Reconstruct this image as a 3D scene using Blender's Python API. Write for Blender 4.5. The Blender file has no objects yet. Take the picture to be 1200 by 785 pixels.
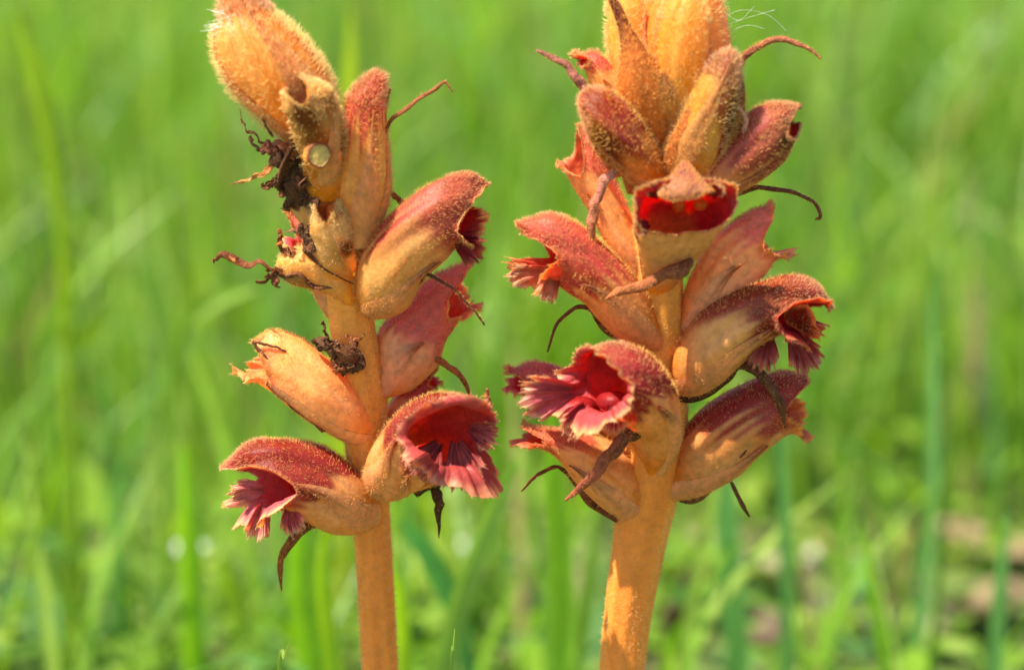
import bpy, math, random
import numpy as np
from mathutils import Vector, Matrix

R = math.radians
rng = np.random.default_rng(11)
random.seed(5)
scene = bpy.context.scene
COL = scene.collection

# ------------------------------------------------------------------ camera
DIST, PITCH, ZC, FRAME_W = 0.30, R(13), 0.160, 0.160
cam_d = bpy.data.cameras.new("camera")
cam = bpy.data.objects.new("camera", cam_d)
COL.objects.link(cam)
CAM = np.array([0.0, -DIST * math.cos(PITCH), ZC + DIST * math.sin(PITCH)])
cam.location = CAM
cam.rotation_euler = (math.pi / 2 - PITCH, 0, 0)
cam_d.sensor_width = 36
cam_d.lens = 36 * DIST / FRAME_W
cam_d.clip_start = 0.01
cam_d.clip_end = 500
cam_d.dof.use_dof = True
cam_d.dof.focus_distance = DIST - 0.0035
cam_d.dof.aperture_fstop = cam_d.lens / 7.6
scene.camera = cam

# ------------------------------------------------------------------ sky, sun, exposure
SUN_EL, SUN_AZ = R(62), R(-112)      # azimuth from +Y (view direction) towards +X
world = bpy.data.worlds.new("World")
scene.world = world
world.use_nodes = True
wn = world.node_tree
sky = wn.nodes.new("ShaderNodeTexSky")
sky.sky_type = 'NISHITA'
sky.sun_disc = False
sky.sun_elevation = SUN_EL
sky.sun_rotation = SUN_AZ
bg = wn.nodes["Background"]
bg.inputs["Strength"].default_value = 0.12
wn.links.new(sky.outputs[0], bg.inputs["Color"])
sun_d = bpy.data.lights.new("sun", 'SUN')
sun_d.energy = 4.7
sun_d.angle = R(0.53)
sun_d.color = (1.0, 0.92, 0.79)
sun = bpy.data.objects.new("sun", sun_d)
COL.objects.link(sun)
to_sun = Vector((math.sin(SUN_AZ) * math.cos(SUN_EL), math.cos(SUN_AZ) * math.cos(SUN_EL), math.sin(SUN_EL)))
sun.rotation_euler = (-to_sun).to_track_quat('-Z', 'Y').to_euler()
sun.location = to_sun * 5
scene.view_settings.view_transform = 'Standard'
scene.view_settings.look = 'None'
scene.view_settings.exposure = 1.3
scene.view_settings.gamma = 1
scene.view_settings.use_curve_mapping = False
scene.cycles.use_denoising = True
scene.cycles.max_bounces = 8
scene.cycles.transparent_max_bounces = 8
scene.cycles.sample_clamp_indirect = 6

# ------------------------------------------------------------------ helpers
PX = FRAME_W / 1200.0               # metres for one photograph pixel on the plants' plane
CP, SP = math.cos(PITCH), math.sin(PITCH)

def P(pts, y_plane=0.0):
    """photograph pixels + offset towards the viewer (in pixels) -> points on vertical planes through the plants"""
    a = np.atleast_2d(np.array(pts, float))
    dx = (a[:, 0] - 600) * PX
    dy = (392.5 - a[:, 1]) * PX
    d = np.stack([dx, DIST * CP + dy * SP, -DIST * SP + dy * CP], 1)
    yt = y_plane - (a[:, 2] * PX if a.shape[1] > 2 else 0)
    t = (yt - CAM[1]) / d[:, 1]
    return CAM + d * np.reshape(t, (-1, 1))

def cr(pts, n):
    """Catmull-Rom through rows of pts, n samples"""
    p = np.array(pts, float)
    if p.ndim == 1:
        p = p[:, None]
    m = len(p)
    q = np.vstack([2 * p[0] - p[1], p, 2 * p[-1] - p[-2]])
    t = np.linspace(0, m - 1 - 1e-9, n)
    i = np.floor(t).astype(int)
    f = (t - i)[:, None]
    a, b, c, d = q[i], q[i + 1], q[i + 2], q[i + 3]
    return 0.5 * (2 * b + (c - a) * f + (2 * a - 5 * b + 4 * c - d) * f ** 2 + (3 * b - a - 3 * c + d) * f ** 3)

def nrm(v):
    return v / np.maximum(np.linalg.norm(v, axis=-1, keepdims=True), 1e-12)

def sst(a, b, x):
    t = np.clip((x - a) / (b - a), 0, 1)
    return t * t * (3 - 2 * t)

def mixc(a, b, t):
    t = np.asarray(t)[..., None]
    return np.asarray(a) * (1 - t) + np.asarray(b) * t

def wav(x, seed, lo, hi, n=6):
    """smooth random signal of x, about -1..1"""
    r = np.random.default_rng(seed)
    o = np.zeros_like(x, float)
    for _ in range(n):
        o += np.sin(x * r.uniform(lo, hi) + r.uniform(0, 6.28)) * r.uniform(.5, 1)
    return o / (n * .55)

def wav2(x, y, seed, lo, hi, n=8):
    r = np.random.default_rng(seed)
    o = np.zeros_like(x, float)
    for _ in range(n):
        a = r.uniform(0, 6.28)
        k = r.uniform(lo, hi)
        o += np.sin(x * k * math.cos(a) + y * k * math.sin(a) + r.uniform(0, 6.28))
    return o / (n * .5)

class Acc:
    """collects faces, colours and normals of ONE mesh object"""
    def __init__(s):
        s.v, s.c, s.n, s.q, s.t, s.qm, s.tm, s.k = [], [], [], [], [], [], [], 0
    def add(s, v, c, n, quads=None, tris=None, mat=0):
        v = np.asarray(v, float).reshape(-1, 3)
        c = np.asarray(c, float)
        if c.ndim == 1:
            c = np.repeat(c[None], len(v), 0)
        s.v.append(v); s.c.append(c.reshape(-1, 3)); s.n.append(np.asarray(n, float).reshape(-1, 3))
        if quads is not None and len(quads):
            s.q.append(np.asarray(quads) + s.k); s.qm.append(np.full(len(quads), mat))
        if tris is not None and len(tris):
            s.t.append(np.asarray(tris) + s.k); s.tm.append(np.full(len(tris), mat))
        s.k += len(v)
    def build(s, name, mats, parent=None, origin=(0, 0, 0), porigin=(0, 0, 0), custom=True):
        me = bpy.data.meshes.new(name)
        v = np.concatenate(s.v) - np.asarray(origin)
        c = np.concatenate(s.c); n = np.concatenate(s.n)
        q = np.concatenate(s.q) if s.q else np.zeros((0, 4), int)
        t = np.concatenate(s.t) if s.t else np.zeros((0, 3), int)
        m = np.concatenate(s.qm + s.tm)
        if custom:                                      # wind every face to agree with its normals
            for f in (q, t):
                if len(f):
                    fn = np.cross(v[f[:, 1]] - v[f[:, 0]], v[f[:, 2]] - v[f[:, 0]])
                    if f.shape[1] == 4:
                        fn = np.cross(v[f[:, 2]] - v[f[:, 0]], v[f[:, 3]] - v[f[:, 1]])
                    bad = np.sum(fn * n[f].sum(1), -1) < 0
                    f[bad] = f[bad][:, ::-1]
        used = np.zeros(len(v), bool); used[q.ravel()] = True; used[t.ravel()] = True
        if not used.all():
            idx = np.cumsum(used) - 1
            v, c, n, q, t = v[used], c[used], n[used], idx[q], idx[t]
        me.vertices.add(len(v)); me.vertices.foreach_set("co", v.ravel())
        li = np.concatenate([q.ravel(), t.ravel()])
        ls = np.concatenate([np.arange(len(q)) * 4, len(q) * 4 + np.arange(len(t)) * 3])
        me.loops.add(len(li)); me.loops.foreach_set("vertex_index", li.astype(np.int32))
        me.polygons.add(len(ls)); me.polygons.foreach_set("loop_start", ls.astype(np.int32))
        me.polygons.foreach_set("material_index", m.astype(np.int32))
        me.polygons.foreach_set("use_smooth", np.ones(len(ls), bool))
        me.update(calc_edges=True)
        at = me.attributes.new("tint", 'FLOAT_COLOR', 'POINT')
        at.data.foreach_set("color", np.concatenate([np.clip(c, 0, 1), np.ones((len(c), 1))], 1).ravel())
        if custom:
            me.normals_split_custom_set_from_vertices(nrm(n).tolist())
        for mt in mats:
            me.materials.append(mt)
        o = bpy.data.objects.new(name, me)
        COL.objects.link(o)
        o.parent = parent
        o.location = np.asarray(origin) - np.asarray(porigin)
        return o

def empty(name, origin, parent=None, porigin=(0, 0, 0)):
    o = bpy.data.objects.new(name, None)
    o.empty_display_size = .005
    COL.objects.link(o)
    o.parent = parent
    o.location = np.asarray(origin) - np.asarray(porigin)
    return o

def tag(o, label=None, cat=None, group=None, kind=None):
    for k, v in (("label", label), ("category", cat), ("group", group), ("kind", kind)):
        if v:
            o[k] = v
    return o

def grid_quads(nr, nc, wrap):
    i = np.arange(nr - 1)[:, None]
    j = np.arange(nc if wrap else nc - 1)[None]
    j2 = (j + 1) % nc
    return np.stack([i * nc + j, i * nc + j2, (i + 1) * nc + j2, (i + 1) * nc + j], -1).reshape(-1, 4)

def grid_normals(g, wrap, out_from=None):
    du = np.gradient(g, axis=0)
    if wrap:
        dv = np.roll(g, -1, 1) - np.roll(g, 1, 1)
    else:
        dv = np.gradient(g, axis=1)
    n = nrm(np.cross(du, dv))
    if out_from is not None:
        s = np.sign(np.sum(n * (g - out_from), -1, keepdims=True).mean())
        n = n * (s if s else 1)
    return n

# ------------------------------------------------------------------ materials
def new_mat(name):
    m = bpy.data.materials.new(name)
    m.use_nodes = True
    nt = m.node_tree
    nt.nodes.clear()
    return m, nt, nt.nodes.new, nt.links.new

def tissue(name, trans, rough, spec, nscale, namp, bump, sss=0.0, tsat=1.2, fleck=None):
    """plant tissue: colour attribute x fine procedural mottling, gloss, and light passing through"""
    m, nt, N, L = new_mat(name)
    out = N("ShaderNodeOutputMaterial")
    at = N("ShaderNodeAttribute"); at.attribute_name = "tint"
    tc = N("ShaderNodeTexCoord")
    no = N("ShaderNodeTexNoise"); no.inputs["Scale"].default_value = nscale; no.inputs["Detail"].default_value = 5
    no.inputs["Roughness"].default_value = .65
    L(tc.outputs["Object"], no.inputs["Vector"])
    mr = N("ShaderNodeMapRange")
    mr.inputs["From Min"].default_value = .3; mr.inputs["From Max"].default_value = .7
    mr.inputs["To Min"].default_value = 1 - namp; mr.inputs["To Max"].default_value = 1 + namp
    L(no.outputs["Fac"], mr.inputs["Value"])
    mu = N("ShaderNodeVectorMath"); mu.operation = 'SCALE'
    L(at.outputs["Color"], mu.inputs[0]); L(mr.outputs[0], mu.inputs["Scale"])
    colout = mu.outputs[0]
    if fleck:
        n2 = N("ShaderNodeTexNoise"); n2.inputs["Scale"].default_value = fleck[0]; n2.inputs["Detail"].default_value = 3
        L(tc.outputs["Object"], n2.inputs["Vector"])
        r2 = N("ShaderNodeMapRange")
        r2.inputs["From Min"].default_value = fleck[1]; r2.inputs["From Max"].default_value = fleck[1] + .12
        r2.inputs["To Max"].default_value = fleck[2]
        L(n2.outputs["Fac"], r2.inputs["Value"])
        mx = N("ShaderNodeMix"); mx.data_type = 'RGBA'
        L(r2.outputs[0], mx.inputs["Factor"]); L(colout, mx.inputs["A"]); mx.inputs["B"].default_value = (*fleck[3], 1)
        colout = mx.outputs["Result"]
    pr = N("ShaderNodeBsdfPrincipled")
    pr.inputs["Roughness"].default_value = rough
    pr.inputs["Specular IOR Level"].default_value = spec
    L(colout, pr.inputs["Base Color"])
    if sss:
        pr.inputs["Subsurface Weight"].default_value = sss
        pr.inputs["Subsurface Radius"].default_value = (1.0, .45, .15)
        pr.inputs["Subsurface Scale"].default_value = .0014
    bp = N("ShaderNodeBump"); bp.inputs["Strength"].default_value = bump; bp.inputs["Distance"].default_value = .0003
    nb = N("ShaderNodeTexNoise"); nb.inputs["Scale"].default_value = nscale * 2.2; nb.inputs["Detail"].default_value = 4
    L(tc.outputs["Object"], nb.inputs["Vector"]); L(nb.outputs["Fac"], bp.inputs["Height"])
    L(bp.outputs[0], pr.inputs["Normal"])
    if trans:
        tr = N("ShaderNodeBsdfTranslucent")
        hs = N("ShaderNodeHueSaturation"); hs.inputs["Saturation"].default_value = tsat; hs.inputs["Value"].default_value = 1.25
        L(colout, hs.inputs["Color"]); L(hs.outputs[0], tr.inputs["Color"])
        ms = N("ShaderNodeMixShader"); ms.inputs[0].default_value = trans
        L(pr.outputs[0], ms.inputs[1]); L(tr.outputs[0], ms.inputs[2]); L(ms.outputs[0], out.inputs[0])
    else:
        L(pr.outputs[0], out.inputs[0])
    return m

M_PETAL = tissue("petal", .58, .42, .3, 900, .22, .35)
M_STEM = tissue("stem_tissue", 0, .5, .22, 620, .12, .45, sss=.7)
M_DRY = tissue("dried_tissue", .15, .75, .12, 1500, .45, .9)
M_HAIR = tissue("plant_hair", .5, .45, .4, 300, .1, 0, tsat=1.0)
M_GRASS = tissue("grass_blade_tissue", .45, .4, .45, 120, .15, .1, tsat=1.15)
M_LITTER = tissue("dead_leaf_tissue", .2, .7, .3, 160, .35, .5)
M_STONE = tissue("pale_stone", 0, .8, .3, 220, .25, .6)

CREAM = (.84, .56, .22)
YELLOW = (.82, .46, .10)
ORANGE = (.72, .27, .04)
DORANGE = (.60, .17, .025)
BURG = (.25, .030, .028)
RED = (.46, .045, .035)
PINK = (.62, .17, .16)
BROWN = (.17, .055, .020)
DBROWN = (.105, .042, .018)
HAIRC = (.95, .62, .20)
HAIRW = (.96, .74, .34)

# ------------------------------------------------------------------ hairs: thin bent cones added to the mesh they grow on
def add_hairs(acc, pos, nor, along, n_hair, length, rad, weight, seed, color=HAIRC, mat=1, lean=.35, wild=.35):
    """pos/nor/along: (nr,nc,3) grids, weight (nr,nc)"""
    r = np.random.default_rng(seed)
    nr, nc = pos.shape[:2]
    a = np.linalg.norm(np.cross(pos[1:, 1:] - pos[:-1, :-1], pos[1:, :-1] - pos[:-1, 1:]), axis=-1) * .5
    w = (a * weight[:-1, :-1]).ravel()
    if w.sum() <= 0 or n_hair < 1:
        return
    ci = r.choice(len(w), int(n_hair), p=w / w.sum())
    i, j = ci // (nc - 1), ci % (nc - 1)
    fu, fv = r.random(len(ci))[:, None], r.random(len(ci))[:, None]
    def lerp(g):
        return (g[i, j] * (1 - fu) + g[i + 1, j] * fu) * (1 - fv) + (g[i, j + 1] * (1 - fu) + g[i + 1, j + 1] * fu) * fv
    b = lerp(pos); n = nrm(lerp(nor)); t = nrm(lerp(along))
    hair_cones(acc, b, n, t, length, rad, r, color, mat, lean, wild)

def hair_cones(acc, b, n, t, length, rad, r, color, mat=1, lean=.35, wild=.35):
    k = len(b)
    d = nrm(n + t * lean + r.normal(0, wild, (k, 3)))
    d2 = nrm(d + r.normal(0, .45, (k, 3)) + t * lean * .5)
    L = (length * r.uniform(.45, 1.25, k))[:, None]
    s1 = nrm(np.cross(d, r.normal(0, 1, (k, 3)))); s2 = np.cross(d, s1)
    rings, nors = [], []
    mid = b + d * L * .55
    tip = mid + d2 * L * .45
    for base, rr in ((b - d * L * .08, rad), (mid, rad * .7)):
        for q in range(3):
            o = s1 * math.cos(q * 2.094) + s2 * math.sin(q * 2.094)
            rings.append(base + o * rr); nors.append(o)
    rings.append(tip); nors.append(d2)
    v = np.stack(rings, 1).reshape(-1, 3)
    nn = np.stack(nors, 1).reshape(-1, 3)
    base = np.arange(k)[:, None] * 7
    quads = np.concatenate([base + np.array([[q, (q + 1) % 3, 3 + (q + 1) % 3, 3 + q]]) for q in range(3)])
    tris = np.concatenate([base + np.array([[3 + q, 3 + (q + 1) % 3, 6]]) for q in range(3)])
    c = np.asarray(color)[None] * r.uniform(.75, 1.12, (k, 1))
    acc.add(v, np.repeat(c, 7, 0), nn, quads, tris, mat)

# ------------------------------------------------------------------ flowers
NPH = 128
SEED = [100]

def bump(x):
    return np.where(np.abs(x) < 1, np.cos(np.clip(x, -1, 1) * math.pi / 2) ** .6, 0)

def flower(plant, D, V, w, lobes=(), closed=False, red=(.45, .85), redk=.25, base=CREAM, mid=ORANGE, hood=BURG,
           inner=RED, lipc=PINK, edge=CREAM, ruf=3.0, rufk=24, calyx=((75, .55), ), calc=DORANGE, hairs=2600, hl=4.0,
           name='flower', label=None, stripes=.25, keel=0.0, nu=44, ns=15, flip=False, thick=1.6, hairc=HAIRC,
           fold=.022, anthers=False, patch=None, lmin=.25, stigma=None, sat=1.0, sb=(.26, .08), sbc=100, sq=1.0):
    """D, V: dorsal and ventral profile (photo pixels, offset to viewer); w: lateral half-widths in pixels"""
    SEED[0] += 17
    sd = SEED[0]
    base = mixc(base, (.93, .66, .36), .22 if closed else .46)
    mid = mixc(mid, (.84, .42, .15), .10 if closed else .28)
    inner = np.clip(np.asarray(inner) * 1.3 + .015, 0, .9)
    stripes = stripes * .6
    hood = np.asarray(hood) * np.array([.98, .82, .84])
    ruf = ruf * 1.35
    red = (red[0] - .08, red[1] - .16) if red[0] < .7 else red
    pl_o, pl_org = plant
    Dp, Vp = P(cr(D, nu)), P(cr(V, nu))
    W = cr(w, nu)[:, 0] * PX
    C = (Dp + Vp) / 2
    H = (Dp - Vp) / 2
    T = nrm(np.gradient(C, axis=0))
    S = nrm(np.cross(T, H))
    if S[nu // 2:, 1].mean() > 0:
        S = -S
    if flip:
        S = -S
    # keep the side vectors from flipping along the tube
    for i in range(1, nu):
        if np.dot(S[i], S[i - 1]) < 0:
            S[i] = -S[i]
    for _ in range(6):
        S[1:-1] = nrm(S[:-2] + 2 * S[1:-1] + S[2:])
    ph = (np.arange(NPH) / NPH * 2 - 1) * math.pi      # 0 dorsal, +90 deg viewer side
    u = np.linspace(0, 1, nu)
    U, PH = np.meshgrid(u, ph, indexing='ij')
    if closed:
        sb = (0, 0)
    # the mouth is cut back at the sides, so that the throat shows
    pd = np.degrees(ph)
    u_end = 1 - sb[0] * np.exp(-((pd - sbc) / 42) ** 2) - sb[1] * np.exp(-((pd + sbc) / 42) ** 2)
    U = U * u_end[None]
    rad = 1 + fold * wav(PH * 1.0, sd, 3, 9, 5) * sst(.05, .5, U) + .03 * wav2(PH * 2, U * 9, sd + 1, .6, 2.2) + .020 * wav2(PH * 5, U * 22, sd + 2, .6, 2.0) * sst(.2, .8, U)
    gr_ = np.random.default_rng(sd + 77)
    for sg in (-1, 1):                                  # crease between hood and flank, and a second one lower down
        for (a0, dp, wd_) in ((gr_.uniform(52, 72), .05, 9), (gr_.uniform(100, 125), .03, 12)):
            dd_ = (np.degrees(PH) - sg * (a0 + 14 * np.sin(U * 4 + sd))) / wd_
            rad += (-dp * np.exp(-dd_ ** 2) + dp * .55 * np.exp(-(dd_ * .8 + sg * 1.7) ** 2)) * sst(.12, .45, U) * (1 - .6 * sst(.9, 1, U))
    rad += .045 * wav2(PH * 1.2, U * 5, sd + 5, .6, 1.8)
    if closed:
        rad += fold * 1.2 * np.sin(PH * 3 + U * 5 + sd) * sst(.3, .8, U)
    ck, sk = np.cos(PH), np.sin(PH)
    if sq != 1.0:
        ck, sk = np.sign(ck) * np.abs(ck) ** sq, np.sign(sk) * np.abs(sk) ** sq
    sk = sk * (1 + keel * np.where(ck > 0, -ck, ck) ** 1) if keel else sk
    ur = U * (nu - 1); ui_ = np.minimum(ur.astype(int), nu - 2); fu_ = (ur - ui_)
    def at_u(a):
        f = fu_ if a.ndim == 1 else fu_[..., None]
        return a[ui_] * (1 - f) + a[ui_ + 1] * f
    tube = at_u(C) + (at_u(H) * ck[..., None] + at_u(S) * (at_u(W) * sk)[..., None]) * rad[..., None]
    cosd = np.cos(PH)
    # limb
    g = tube
    s_par = np.zeros_like(U)
    if not closed:
        rim = tube[-1]
        Tr = nrm(tube[-1] - tube[-4])
        Or = rim - at_u(C)[-1]
        Or = nrm(Or - Tr * np.sum(Or * Tr, -1, keepdims=True))
        Lp = np.full(NPH, 2.0 + 4 * lmin); Fl = np.zeros(NPH); Wt = np.full(NPH, 1e-3)
        Fl += 1e-3 * 20
        for (c, wd, ln, fl) in lobes:
            dd = (np.degrees(ph) - c + 180) % 360 - 180
            b = bump(dd / wd)
            Lp = np.maximum(Lp, ln * b)
            ww = np.exp(-(dd / (wd * .8)) ** 2)
            Fl += fl * ww; Wt += ww
        Fl = np.radians(Fl / Wt)
        k = np.ones(3) / 3
        Lp = np.convolve(np.concatenate([Lp[-1:], Lp, Lp[:1]]), k, 'valid')
        Lp = Lp * (1 + .13 * wav(ph, sd + 3, 16, 32, 5) + .09 * wav(ph, sd + 4, 40, 62, 4)) * PX
        limb = []
        pos = rim.copy()
        rp = ruf * PX * (wav(ph, sd + 5, rufk * .5, rufk * 1.1, 6) * .75 + .8 * wav(ph, sd + 6, 6, 14, 5))
        lowf = ruf * PX * 1.1 * wav(ph, sd + 7, 3, 7, 4)
        for q in range(1, ns + 1):
            s = q / ns
            th = Fl * sst(0, .75, s) * (1 + .25 * s)
            dr = Tr * np.cos(th)[:, None] + Or * np.sin(th)[:, None]
            nd = Or * np.cos(th)[:, None] - Tr * np.sin(th)[:, None]
            pos = pos + dr * (Lp / ns)[:, None]
            sc = np.minimum(1, Lp / (16 * PX))
            limb.append(pos + nd * ((rp * s ** 1.6 + lowf * s ** 1.2) * sc)[:, None])
        g = np.concatenate([tube, np.array(limb)])
        U = np.concatenate([U, np.repeat(U[-1:], ns, 0)]); PH = np.concatenate([PH, np.tile(ph, (ns, 1))])
        s_par = np.concatenate([s_par, np.tile((np.arange(ns) + 1)[:, None] / ns, (1, NPH))])
        cosd = np.cos(PH)
    nr = len(g)
    cc = np.concatenate([C, np.repeat(C[-1:], nr - nu, 0)])
    n = grid_normals(g, True)
    if np.sum(n[5:nu - 3] * (g[5:nu - 3] - C[5:nu - 3, None])) < 0:
        n = -n
    along = np.gradient(g, axis=0)
    # ---- outer colour
    vein = .6 * wav(PH, sd + 8, 9, 26, 7) * (.6 + .5 * wav2(PH * 2, U * 7, sd + 18, .6, 2)) + .55 * wav2(PH * 11, U * 6, sd + 19, .5, 1.6)
    blot = wav2(PH * 2.2, U * 8, sd + 9, .8, 2.6)
    low = sst(.0, .45, U)
    col = mixc(base, mid, np.clip(.28 + .35 * blot + .35 * vein - .2 * (cosd < -.2), 0, 1))
    col = mixc(mid, col, sst(.02, .3, U))
    rr = sst(red[0], red[1], U + redk * (cosd - .2) + .10 * blot + .12 * vein * low)
    rr = sst(.06, .80, rr)
    rr = np.clip(rr * (1 - stripes * .5 + stripes * .5 * vein), 0, 1)
    hood_c = mixc(hood, mixc(hood, PINK, .40), np.clip(.30 + .6 * wav2(PH * 2.5, U * 10, sd + 10, .6, 2), 0, 1))
    col = mixc(col, hood_c, rr)
    if patch:                                           # a dry yellowish or dark patch, or shade painted on an underside
        for (pu, pp, su, sp, pc) in patch:
            dd = ((np.degrees(PH) - pp + 180) % 360 - 180) / sp
            e = np.exp(-((U - pu) / su) ** 2 - dd ** 2)
            col = mixc(col, pc, np.clip(e * (1 + .5 * blot) * 1.2, 0, .95))
    sh = s_par * (1 + 0.12 * wav(PH, sd + 13, 20, 45, 4))
    lowlip = np.where(cosd < .1, 1, 0) * (s_par > 0)
    col = mixc(col, mixc(lipc, hood, .35), .5 * lowlip)
    col = mixc(col, edge, sst(.72, .98, sh))
    # ---- inner colour
    icol = mixc(inner, mixc(inner, lipc, .5), sst(.6, 1, U) * .6)
    icol = mixc(icol, mid, np.clip(.7 - U * 1.6, 0, 1))
    lipv = mixc(lipc, inner, np.clip(.35 + .55 * wav(PH, sd + 11, 14, 34, 7), 0, 1))
    icol = mixc(icol, lipv, sst(.0, .5, s_par))
    icol = mixc(icol, edge, sst(.70, 1.0, sh) * .85)
    lum, ilum = col.mean(-1, keepdims=True), icol.mean(-1, keepdims=True)
    col = np.clip(lum + (col - lum) * 1.2 * sat, .006, .92); icol = np.clip(ilum + (icol - ilum) * 1.1 * sat, .006, .92)
    # ---- thickness
    th = (thick * PX) * (1 - .75 * sst(.5, 1, s_par))
    gi = g - n * th[..., None]
    org = C[0]
    fo = empty(name, org, pl_o, pl_org)
    if label:
        fo['label'] = label
    nc = NPH
    q = grid_quads(nr, nc, True)
    rowi = q[:, 0] // nc
    ccol = np.degrees(ph)[q[:, 0] % nc]
    upper = np.abs(ccol) < 98
    if closed:
        cls = np.where(rowi < int(nu * .62), 0, 1)
    else:
        cls = np.where(rowi >= nu - 1, np.where(upper, 1, 2), np.where((rowi > nu * .68) & (np.abs(ccol) < 80), 1, 0))
    names = {0: 'corolla_tube', 1: 'upper_lip', 2: 'lower_lip'}
    wh = (.40 + .60 * rr) * (1 - .3 * s_par) + 1.8 * np.exp(-(PH / .3) ** 2)
    i0 = int(nu * .08)
    ends = np.stack([(nr - 1) * nc + np.arange(nc), (nr - 1) * nc + (np.arange(nc) + 1) % nc], 1)
    for cl in (0, 1, 2):
        mk = cls == cl
        if not mk.any():
            continue
        acc = Acc()
        N_ = nr * nc
        if closed:
            acc.add(g, col.reshape(-1, 3), n, q[mk])
        else:
            mi = mk & (rowi >= i0)
            both = np.concatenate([q[mk], q[mi][:, ::-1] + N_])
            if cl > 0:                                  # close the thin margin
                up = upper[rowi == nr - 2]
                e = ends[up] if cl == 1 else ends[~up]
                both = np.concatenate([both, np.stack([e[:, 0], e[:, 1], e[:, 1] + N_, e[:, 0] + N_], 1)])
            acc.add(np.concatenate([g.reshape(-1, 3), gi.reshape(-1, 3)]),
                    np.concatenate([col.reshape(-1, 3), icol.reshape(-1, 3)]),
                    np.concatenate([n.reshape(-1, 3), -n.reshape(-1, 3)]), both)
        wm = np.zeros((nr, nc)); wm.ravel()[q[mk][:, 0]] = 1; hs = 1.0
        share = {0: .42, 1: .36, 2: .10}[cl]
        hc = mixc(hairc, (.80, .44, .30), .0 if cl == 0 else (.55 if red[0] < .7 else .0))
        add_hairs(acc, g, n, along, hairs * hs * share, hl * 1.35 * PX, (.27 if hl > 5 else .23) * PX, wh * wm + 1e-9 * wm, sd + 20 + cl, hc)
        if cl > 0 and not closed:                       # fringe of hairs along the margin
            eg = ph if cl == 1 else ph
            um = np.abs(np.degrees(ph)) < 98
            idx = np.where(um if cl == 1 else ~um)[0]
            r = np.random.default_rng(sd + 30 + cl)
            pick = r.choice(idx, 330 if cl == 1 else 280)
            hair_cones(acc, g[-1, pick] + r.normal(0, .5 * PX, (len(pick), 3)), nrm(along[-1, pick]), n[-1, pick] * .3, 3.4 * PX, .24 * PX, r, edge)
        acc.build(names[cl], [M_PETAL, M_HAIR], fo, org, org)
    # ---- calyx lobes hugging the tube
    for (pc, ut) in calyx:
        acc = Acc()
        kr, kc = 26, 11
        tt = np.linspace(0, 1, kr)
        uu = tt * ut
        half = np.radians(40) * (1 - tt) ** 1.3 + .05
        a = np.linspace(-1, 1, kc)
        pcs = np.radians(pc) + .25 * np.sin(tt * 3 + sd)
        PHc = pcs[:, None] - half[:, None] * a[None] * 1.0
        ui = np.clip(uu / u_end[int(NPH * .75)] * (nu - 1), 0, nu - 1.001); i = ui.astype(int); f = (ui - i)[:, None, None]
        jj = ((PHc / math.pi + 1) / 2 * NPH) % NPH
        j = jj.astype(int) % NPH; fj = (jj - np.floor(jj))[..., None]
        def ev(G):
            A = G[i][:, :] ; B = G[i + 1]
            rI = np.arange(kr)[:, None]
            X = A[rI, j] * (1 - fj) + A[rI, (j + 1) % NPH] * fj
            Y = B[rI, j] * (1 - fj) + B[rI, (j + 1) % NPH] * fj
            return X * (1 - f) + Y * f
        cg = ev(tube); cn = nrm(ev(n[:nu]))
        lift = (2.2 + 1.0 * np.sin(tt * 9 + sd) * tt + 3 * tt ** 6)[:, None] - 1.4 * np.abs(a[None]) ** 2
        cg = cg + cn * (lift * PX)[..., None]
        n2 = grid_normals(cg, False)
        if np.sum(n2 * cn) < 0:
            n2 = -n2
        TT = np.tile(tt[:, None], (1, kc)); AA = np.tile(a[None], (kr, 1))
        c2 = mixc(mixc(base, mid, .35), mixc(calc, BURG, .25), np.clip(.0 + .85 * sst(.5, 1, TT) + .45 * np.exp(-(AA / .22) ** 2) * TT + .15 * wav2(TT * 9, AA * 3, sd, .5, 2), 0, 1))
        gi2 = cg - n2 * (2.0 * PX)
        qq = grid_quads(kr, kc, False)
        side = [np.stack([np.arange(kr - 1) * kc + e, np.arange(1, kr) * kc + e, np.arange(1, kr) * kc + e + kr * kc, np.arange(kr - 1) * kc + e + kr * kc], 1) for e in (0, kc - 1)]
        acc.add(np.concatenate([cg.reshape(-1, 3), gi2.reshape(-1, 3)]), np.concatenate([c2.reshape(-1, 3)] * 2),
                np.concatenate([n2.reshape(-1, 3), -n2.reshape(-1, 3)]), np.concatenate([qq, qq[:, ::-1] + kr * kc] + side))
        add_hairs(acc, cg, n2, np.gradient(cg, axis=0), hairs * .09, hl * 1.1 * PX, .2 * PX, np.ones((kr, kc)), sd + 40, hairc)
        acc.build('calyx_lobe', [M_PETAL, M_HAIR], fo, org, org)
    if anthers:
        for (x, y, z, rx, ry) in anthers:
            acc = Acc()
            ell(acc, P([(x, y, z)])[0], rx * PX, ry * PX, rx * .8 * PX, (.62, .17, .02), sd)
            tubeline(acc, [(x, y, z), (x + 2, y - 6, z - 30), (x + 1, y + 2, z - 70)], [2.2, 2, 2], (.6, .2, .05), sd)
            acc.build('stamen', [M_PETAL], fo, org, org)
    if stigma:
        acc = Acc()
        (x, y, z, rx, ry) = stigma
        for s in (-1, 1):
            ell(acc, P([(x + s * rx * .8, y - s * 3, z + s * 3)])[0], rx * .85 * PX, ry * PX, rx * .7 * PX, (.42, .022, .022), sd + s, noise=.12)
        acc.build('stigma', [M_PETAL], fo, org, org)
    return fo

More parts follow.
